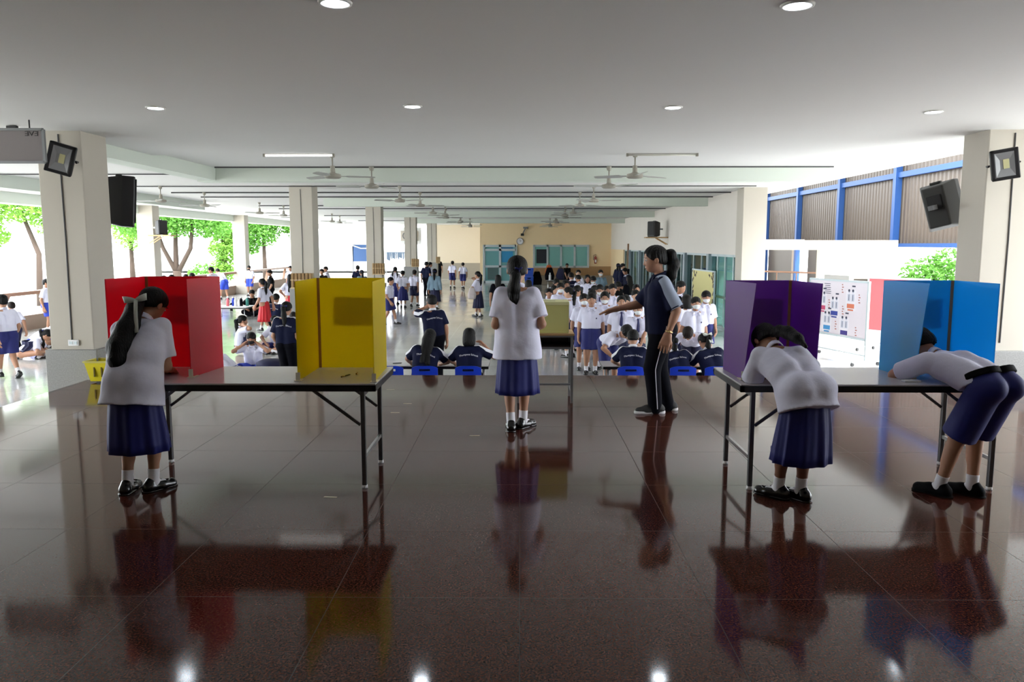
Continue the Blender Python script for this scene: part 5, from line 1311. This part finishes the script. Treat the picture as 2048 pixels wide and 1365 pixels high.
# ------------------------------------------------------------------ people in the hall
P_ = dict(
 stand=dict(H=1.5, hpitch=6), stand2=dict(H=1.5, hpitch=18, handL=(-.13, .07, .5), handR=(.13, .07, .5), footL=(-.05, .02, 0)),
 clasp=dict(H=1.5, hpitch=10, handL=(-.03, .13, .5), handR=(.03, .14, .5), poleL=(-1, -.6, 0), poleR=(1, -.6, 0)),
 walk=dict(H=1.5, lean=3, handL=(-.15, .1, .5), handR=(.15, -.09, .49), footL=(-.04, -.13, .02), footR=(.04, .13, 0), fpitchL=28),
 stride=dict(H=1.5, lean=4, handL=(-.15, -.1, .49), handR=(.15, .1, .5), footL=(-.04, .14, 0), footR=(.04, -.13, .03), fpitchR=30),
 phone=dict(H=1.5, handR=(.09, .08, .88), poleR=(1, .2, -1), hroll=4), face=dict(H=1.5, lean=4, side=-3, hpitch=16, handL=(-.06, .13, .87), poleL=(-1, .2, -.6), handR=(.15, .02, .48)),
 hips=dict(H=1.5, handL=(-.12, .03, .56), handR=(.12, .03, .56), poleL=(-1, -.6, 0), poleR=(1, -.6, 0)),
 wave=dict(H=1.5, handR=(.13, .16, .82), poleR=(1, 0, -1), handL=(-.12, .14, .55), poleL=(-1, -.5, 0), footL=(-.04, -.08, 0), footR=(.04, .09, 0), fpitchL=15),
 look=dict(H=1.5, hpitch=30, lean=7, handL=(-.09, .16, .55), handR=(.09, .16, .55)),
 side=dict(H=1.5, hyaw=45, hpitch=12, handL=(-.13, .05, .49)),
 bendt=dict(H=1.5, lean=62, upp=1.1, low=1., py=-.06, hpitch=74, handL=(-.12, .27, .40), handR=(.12, .27, .40), poleL=(-1, -.2, .2), poleR=(1, -.2, .2)),
 bend=dict(H=1.5, lean=38, hpitch=40, handL=(-.08, .25, .5), handR=(.08, .25, .5), py=-.05, footL=(-.05, .08, 0), footR=(.05, -.12, 0)),
 sit=dict(H=1.5, hipz=.30, py=-.02, lean=10, hpitch=24, handL=(-.13, .26, .395), handR=(.11, .27, .395), poleL=(-1, -.3, -.2), poleR=(1, -.3, -.2), footL=(-.07, .24, 0), footR=(.07, .24, 0)),
 sitl=dict(H=1.5, hipz=.30, py=-.02, lean=12, side=9, hpitch=24, hroll=14, handL=(-.13, .27, .395), handR=(.16, .25, .395), poleL=(-1, -.3, -.2), poleR=(1, -.4, -.2), footL=(-.07, .24, 0), footR=(.07, .24, 0)),
 sitr=dict(H=1.5, hipz=.30, py=-.02, lean=8, hpitch=16, handL=(-.15, .25, .395), handR=(.15, .12, .60), poleL=(-1, -.3, -.2), poleR=(1, -.2, -.8), footL=(-.07, .24, 0), footR=(.07, .24, 0)),
 sitn=dict(H=1.5, hipz=.30, py=-.02, lean=20, side=-10, hpitch=40, hyaw=18, handL=(-.1, .27, .395), handR=(.11, .27, .395), poleL=(-1, -.3, -.2), poleR=(1, -.3, -.2), footL=(-.07, .24, 0), footR=(.07, .24, 0)),
 cross=dict(H=1.5, hipz=.075, lean=12, hpitch=20, handL=(-.12, .2, .16), handR=(.12, .2, .16), footL=(.07, .22, -.01), footR=(-.07, .26, -.01), kneeL=(-1, .3, .25), kneeR=(1, .3, .25), poleL=(-1, -.4, 0), poleR=(1, -.4, 0)),
 crossp=dict(H=1.5, hipz=.075, lean=6, hpitch=10, handL=(-.12, .2, .16), handR=(.085, .08, .43), footL=(.07, .22, -.01), footR=(-.07, .26, -.01), kneeL=(-1, .3, .25), kneeR=(1, .3, .25), poleL=(-1, -.4, 0), poleR=(1, .1, -1)),
 crossm=dict(H=1.5, hipz=.075, lean=10, hpitch=20, handL=(-.1, .12, .4), handR=(.1, .12, .4), footL=(.07, .22, -.01), footR=(-.07, .26, -.01), kneeL=(-1, .3, .25), kneeR=(1, .3, .25), poleL=(-1, .1, -1), poleR=(1, .1, -1)),
 floorl=dict(H=1.5, hipz=.075, lean=48, upp=1.2, low=.9, hpitch=50, handL=(-.08, .3, .1), handR=(.08, .3, .1), footL=(.07, .22, -.01), footR=(-.07, .26, -.01), kneeL=(-1, .3, .25), kneeR=(1, .3, .25), poleL=(-1, -.4, 0), poleR=(1, -.4, 0)),
)
GB = dict(hair='pony', top='tucked', bottom=('skirt', NAVYS), ribbon=RIBB, shoe=(LEATH, 'maryjane'))
LK = dict(
 boy=dict(hair='short', bottom=SH_, badge=True), boym=dict(hair='short', bottom=SH_, mask='white', badge=True), boykm=dict(hair='short', bottom=('shorts', BRIGHTB), mask='black'), boyb=dict(hair='short', bottom=('shorts', BRIGHTB)),
 boyn=dict(hair='short', brown=True, bottom=('shorts', NAVYS)),
 girl=GB, girltie=dict(GB, tie=True), girltm=dict(GB, tie=True, mask='white'), girlm=dict(GB, mask='white'), girlbob=dict(GB, hair='bob', ribbon=None), girllong=dict(GB, hair='long', ribbon=None), girlbr=dict(GB, hair='braids', ribbon=None, bottom=SK_),
 girlblue=dict(GB, bottom=SK_, hair='bun', ribbon=None), girlred=dict(GB, bottom=('skirt', REDC), tie=True), girlred2=dict(GB, bottom=('skirt', REDC), hair='long', ribbon=None),
 navy=dict(hair='short', top='jersey', topm=NAVY2, collar=WTRIM, bottom=('trousers', NAVYD), text=TEXT, sock=False), navyl=dict(hair='long', top='jersey', topm=NAVY2, collar=NAVYP, bottom=('trousers', NAVYD), text=TEXT, sock=False),
 navyb=dict(hair='bob', top='jersey', topm=NAVY2, collar=WTRIM, bottom=('trousers', NAVYD), text=TEXT, sock=False), navyp=dict(hair='pony', top='jersey', topm=NAVY2, collar=WTRIM, bottom=('trousers', NAVYD), text=TEXT, sock=False, ribbon=RIBB),
 navyw=dict(hair='pony', top='jersey', topm=NAVY2, collar=WTRIM, bottom=('trousers', NAVYD), text=TEXT, sock=False, ribbon=RIBW),
 dark=dict(hair='short', top='jersey', topm=BLKC, bottom=('trousers', NAVYD), sock=False), darkg=dict(hair='long', top='jersey', topm=NAVYD, bottom=('skirt', NAVYD)), navyd=dict(hair='short', top='jersey', topm=NAVYP, bottom=('trousers', NAVYD), sock=False),
 jacket=dict(hair='pony', top='jacket', topm=NAVYP, bottom=('skirt', NAVYS), collar=WSH, ribbon=RIBB), grey=dict(hair='pony', top='jacket', topm=GREYJ, bottom=('skirt', NAVYS), ribbon=RIBB), greyb=dict(hair='short', top='jersey', topm=GREYJ, bottom=SH_, mask='white'),
 blazer=dict(hair='short', top='jacket', topm=NAVYD, bottom=('trousers', NAVYD), collar=WSH, sock=False),
)
P_['sitw'] = dict(P_['sitn'], bow=((0, -.6, .12), .085, .9, 0)); P_['head_low'] = P_['look']
def put(pose, look, loc, face, label, group, H=1.5, skin=0, z=HALL):
    return person(pose, P_[pose], LK[look], (loc.x, loc.y, z), R(face), label, group, H / 1.5, False, skin)
def feet(pose, look, px, py, face, label, group, H=1.5, skin=0): return put(pose, look, atz(px, py, HALL), face, label, group, H, skin)
def head(pose, look, px, py, face, label, group, H=1.5, skin=0, top=1.015): return put(pose, look, atz(px, py, HALL + H * top), face, label, group, H, skin)
def at(pose, look, px, Y, face, label, group, H=1.5, skin=0): p = aty(px, 600, Y); return put(pose, look, p, face, label, group, H, skin)
g = 'navy students at the low tables'
at('sitl', 'navyl', 845, 11.5, 4, 'seated long-haired navy-shirted student, left of the two by the yellow booth', g, 1.5)
at('sitr', 'navyb', 937, 11.5, 0, 'seated navy-shirted student raising one hand, right of the two', g, 1.5)
head('face', 'navy', 868, 590, 18, 'standing student in navy with a hand at the face behind the seated pair', g, 1.52)
at('stand2', 'navyp', 570, 12.9, -6, 'student in navy standing with back turned left of the yellow booth', g, 1.46)
at('sit', 'navy', 1268, 11.5, -6, 'seated short-haired student in navy just left of the pointing adult', g, 1.48)
at('sitn', 'navyp', 1364, 11.5, 0, 'seated ponytailed student in navy partly behind the pointing adult', g, 1.4)
at('sitw', 'navyw', 1434, 11.5, 6, 'seated student in navy with a big white hair bow by the purple booth', g, 1.46)
g = 'students signing over the low table'
at('bendt', 'boy', 1222, 12.95, 205, 'boy in white bending over the low table left of the pointing adult', g, 1.5)
at('bendt', 'boyn', 1386, 12.95, 160, 'student in white bending over the low table right of the pointing adult', g, 1.46)
g = 'students queueing at the front right'
feet('stand', 'boy', 1181, 748, 178, 'boy with a chest badge standing at the head of the queue', g, 1.5)
feet('stand', 'boym', 1166, 740, 184, 'masked boy directly behind the left shoulder of the front queue boy', g, 1.46)
feet('stand2', 'girlm', 1208, 738, 172, 'masked girl directly behind the right shoulder of the front queue boy', g, 1.5)
head('clasp', 'girltm', 1275, 606, 182, 'masked girl with a navy tie beside the adult’s back arm', g, 1.38)
head('stand', 'girltie', 1243, 592, 176, 'girl with a navy tie behind the adult’s outstretched hand', g, 1.46)
head('stand', 'boym', 1391, 594, 184, 'masked boy with a badge standing right of the pointing adult', g, 1.46, 0)
head('stand2', 'boym', 1411, 581, 184, 'masked boy behind the first masked boy right of the pointing adult', g, 1.5)
head('side', 'blazer', 1359, 562, 175, 'adult in a dark jacket and white collar behind the pointing adult', g, 1.62)
head('stand', 'girlbob', 1375, 590, 20, 'black-haired girl with back turned right of the pointing adult', g, 1.45)
g = 'students waiting in the queue'
Q = ((1098, 577, 'stand', 'boy', 180, 1.38, 'small boy peering over the ballot box, leftmost of the queue'), (1107, 571, 'side', 'girlbob', 170, 1.36, 'girl half hidden behind the small boy at the ballot box'), (1121, 566, 'stand', 'boym', 182, 1.52, 'masked boy behind the ballot box'),
     (1131, 560, 'side', 'girl', 150, 1.56, 'girl just behind the masked boy at the ballot box'), (1110, 556, 'look', 'girllong', 195, 1.46, 'long-haired girl looking down beyond the ballot box'), (1141, 574, 'side', 'girl', 40, 1.5, 'ponytailed girl turned away right of the ballot box'),
     (1163, 569, 'look', 'girl', 130, 1.5, 'dark-haired girl leaning left behind the front boy'), (1184, 579, 'stand', 'girlbob', 180, 1.46, 'bob-haired girl right behind the front boy’s head'), (1143, 545, 'stand2', 'navy', 10, 1.5, 'student in lettered navy jersey with back turned in the queue'),
     (1157, 540, 'side', 'girl', 130, 1.5, 'girl in white beside the lettered navy jersey'), (1162, 549, 'look', 'boy', 40, 1.46, 'boy in white looking away in mid queue'), (1175, 550, 'stand', 'girllong', 180, 1.5, 'long-haired girl facing the stage in mid queue'),
     (1190, 551, 'look', 'boym', 150, 1.46, 'masked boy looking down in mid queue'), (1201, 540, 'stand', 'greyb', 184, 1.5, 'masked boy in a grey jersey far back in the queue'), (1200, 567, 'look', 'girltm', 172, 1.5, 'masked girl with tie looking down, right of mid queue'),
     (1213, 572, 'side', 'girltie', 150, 1.36, 'girl with tie turned sideways, right of mid queue'), (1225, 568, 'stand', 'boy', 185, 1.52, 'tall boy facing the stage above the outstretched hand'), (1251, 587, 'look', 'girltie', 176, 1.45, 'girl looking down just above the adult’s forearm'),
     (1134, 527, 'clasp', 'dark', 180, 1.4, 'student in black jersey before the far windows'), (1226, 552, 'bend', 'dark', 200, 1.5, 'student in black leaning over the table by the glass doors'), (1236, 527, 'side', 'jacket', -60, 1.55, 'student in navy jacket, leftmost of three by the glass doors'),
     (1244, 527, 'clasp', 'jacket', -90, 1.58, 'student in navy jacket, middle of three by the glass doors'), (1257, 535, 'look', 'jacket', 110, 1.55, 'student in navy jacket looking down, rightmost of three'), (1260, 552, 'clasp', 'darkg', 20, 1.45, 'long-haired student in dark clothes by the teal chair'),
     (1272, 569, 'stand', 'girlbob', 190, 1.45, 'bob-haired girl just left of the adult’s chest'), (1271, 580, 'stand', 'boy', 182, 1.46, 'boy facing the stage just left of the adult’s chest'), (1187, 571, 'side', 'girl', 200, 1.4, 'girl between the front boy and mid queue'))
for i, (x, y, po, lk, f, H, lab) in enumerate(Q): head(po, lk, x, y, f, lab, g, H, (0, 2, 0, 1)[i % 4])
g = 'students walking in the hall'
feet('wave', 'girltie', 957, 634, 62, 'girl with a pale bag raising a hand as she walks left of the central girl', g, 1.5)
feet('walk', 'boy', 905, 577, -8, 'boy in white walking away down the hall, left of a pair', g, 1.5)
feet('stride', 'boy', 926, 578, 0, 'boy in white walking away down the hall, right of a pair', g, 1.42)
head('stand', 'darkg', 996, 550, 0, 'long-haired student in dark clothes by the far glass door', g, 1.5)
head('stand', 'navyb', 1057, 560, 0, 'navy student partly behind the central girl’s right shoulder', g, 1.48)
feet('stride', 'boy', 779, 650, -105, 'boy in blue shorts striding out from behind the yellow booth', g, 1.42)
head('stand', 'girlbr', 790, 534, 0, 'girl with two long braids standing with her back turned', g, 1.5)
feet('stand2', 'girlblue', 806, 616, 0, 'girl in a blue skirt with hair pinned up, back turned', g, 1.42)
feet('walk', 'boyn', 829, 614, -15, 'boy in navy shorts walking away right of the pinned-hair girl', g, 1.42)
feet('stand', 'navyd', 853, 592, -20, 'tall person in navy polo and trousers standing by the far column', g, 1.6)
feet('stand', 'girl', 860, 586, -70, 'girl in white beside the tall navy polo wearer', g, 1.52)
feet('stand', 'dark', 877, 566, 0, 'person in a black shirt with back turned near the farthest column', g, 1.62)
head('stand', 'grey', 869, 538, -5, 'girl in a blue-grey jacket and navy skirt with back turned', g, 1.5)
feet('walk', 'girlred', 531, 664, 70, 'girl in a long red skirt walking left', g, 1.46)
head('hips', 'girlred2', 580, 549, 20, 'long-haired girl in red with a hand on her hip', g, 1.48)
g = 'students at the left side of the hall'
at('cross', 'navy', 546, 23.0, -10, 'student in navy sitting with back turned behind the red-skirted girl', g, 1.75)
at('cross', 'dark', 507, 26.8, 185, 'student in black sitting cross-legged behind the low white table', g, 1.6)
head('side', 'dark', 541, 540, 100, 'student in a dark shirt and cap standing by the outer column', g, 1.46)
feet('stand2', 'boykm', 501, 592, 178, 'boy with a black mask and bright blue shorts by the outer column', g, 1.42)
head('stand', 'boy', 581, 532, 170, 'boy in white just left of the first hall column', g, 1.45)
feet('bend', 'boyb', 448, 600, 60, 'boy in bright blue shorts bending forward by the low wall', g, 1.5)
head('side', 'boyb', 424, 534, 60, 'boy in white standing just right of the red booth top', g, 1.56)
at('crossp', 'girltie', 474, 17.2, -70, 'girl with a long ponytail sitting on the floor with a hand at her ear', g, 1.52)
at('crossm', 'boykm', 503, 14.6, 186, 'boy with a black mask sitting on the floor with both hands raised', g, 1.42)
at('floorl', 'boy', 458, 13.9, 68, 'boy sitting on the floor bent low beside the red booth', g, 1.5)
at('cross', 'boy', 555, 17.6, 170, 'student sitting just left of the standing navy student’s shoulder', g, 1.5)
at('cross', 'boyn', 587, 18.6, 190, 'student sitting just right of the standing navy student’s shoulder', g, 1.5)
feet('stride', 'boy', 20, 757, 60, 'boy walking at the left picture edge', g, 1.5)
feet('walk', 'boyn', 33, 718, 60, 'second walking boy hidden behind the one at the left picture edge', g, 1.2)
at('floorl', 'girl', 36, 16.4, -70, 'girl sitting on the floor leaning forward near the left picture edge', g, 1.5)
at('floorl', 'boyb', 60, 18.2, -75, 'boy sitting on the floor bent toward the left column', g, 1.62)
head('stand', 'boyb', 90, 558, -80, 'boy in bright blue shorts standing half behind the left stage column', g, 1.46)
for i, (px, py, lab) in enumerate(((330, 551, 'dark-haired student seated beyond the red booth, leftmost of four'), (345, 549, 'student seated beyond the red booth, second of four'), (371, 548, 'student seated beyond the red booth, third of four'), (381, 546, 'student seated beyond the red booth, rightmost of four'))):
    head('stand2', ('boy', 'girl', 'boyn', 'boy')[i], px, py, 90 + 60 * i, lab, 'students beyond the red booth', 1.36 + .02 * i)
head('stand', 'dark', 644, 538, 170, 'student in dark clothes right of the first hall column', g, 1.45)
head('side', 'boyn', 653, 533, 90, 'boy in white standing right of the first hall column', g, 1.48)
head('stand', 'navyd', 715, 531, 0, 'person in blue outside seen over the yellow booth, taller of two', g, 1.5)
head('stand2', 'grey', 724, 540, 30, 'person in blue-grey seen over the yellow booth, shorter of two', g, 1.42)
# the bag carried by the walking girl
p = atz(957, 634, HALL)
backpack('pale grey shoulder bag at the side of the walking girl', 944, 590, p.y - .25, HALL + .62, mat('pale_bag_cloth', (206, 196, 196), .8), .75)
# ------------------------------------------------------------------ light
W = bpy.data.worlds.new('sky'); scene.world = W; W.use_nodes = True
nt = W.node_tree; bg = nt.nodes['Background']; bg.inputs['Color'].default_value = (.90, .95, 1, 1); bg.inputs['Strength'].default_value = 4.6
sd = bpy.data.lights.new('sun', 'SUN'); sd.energy = 3.4; sd.angle = R(3); sd.color = (1, .97, .9); so = bpy.data.objects.new('sun', sd); C.objects.link(so)
so.rotation_euler = (R(32), R(20), 0)
vs = scene.view_settings; scene.display_settings.display_device = 'sRGB'
vs.view_transform = 'Standard'; vs.look = 'None'; vs.gamma = 1; vs.exposure = 1.28; vs.use_curve_mapping = False
scene.cycles.max_bounces = 10; scene.cycles.diffuse_bounces = 5; scene.cycles.glossy_bounces = 4; scene.cycles.transparent_max_bounces = 12; scene.cycles.sample_clamp_indirect = 6; scene.cycles.use_denoising = True
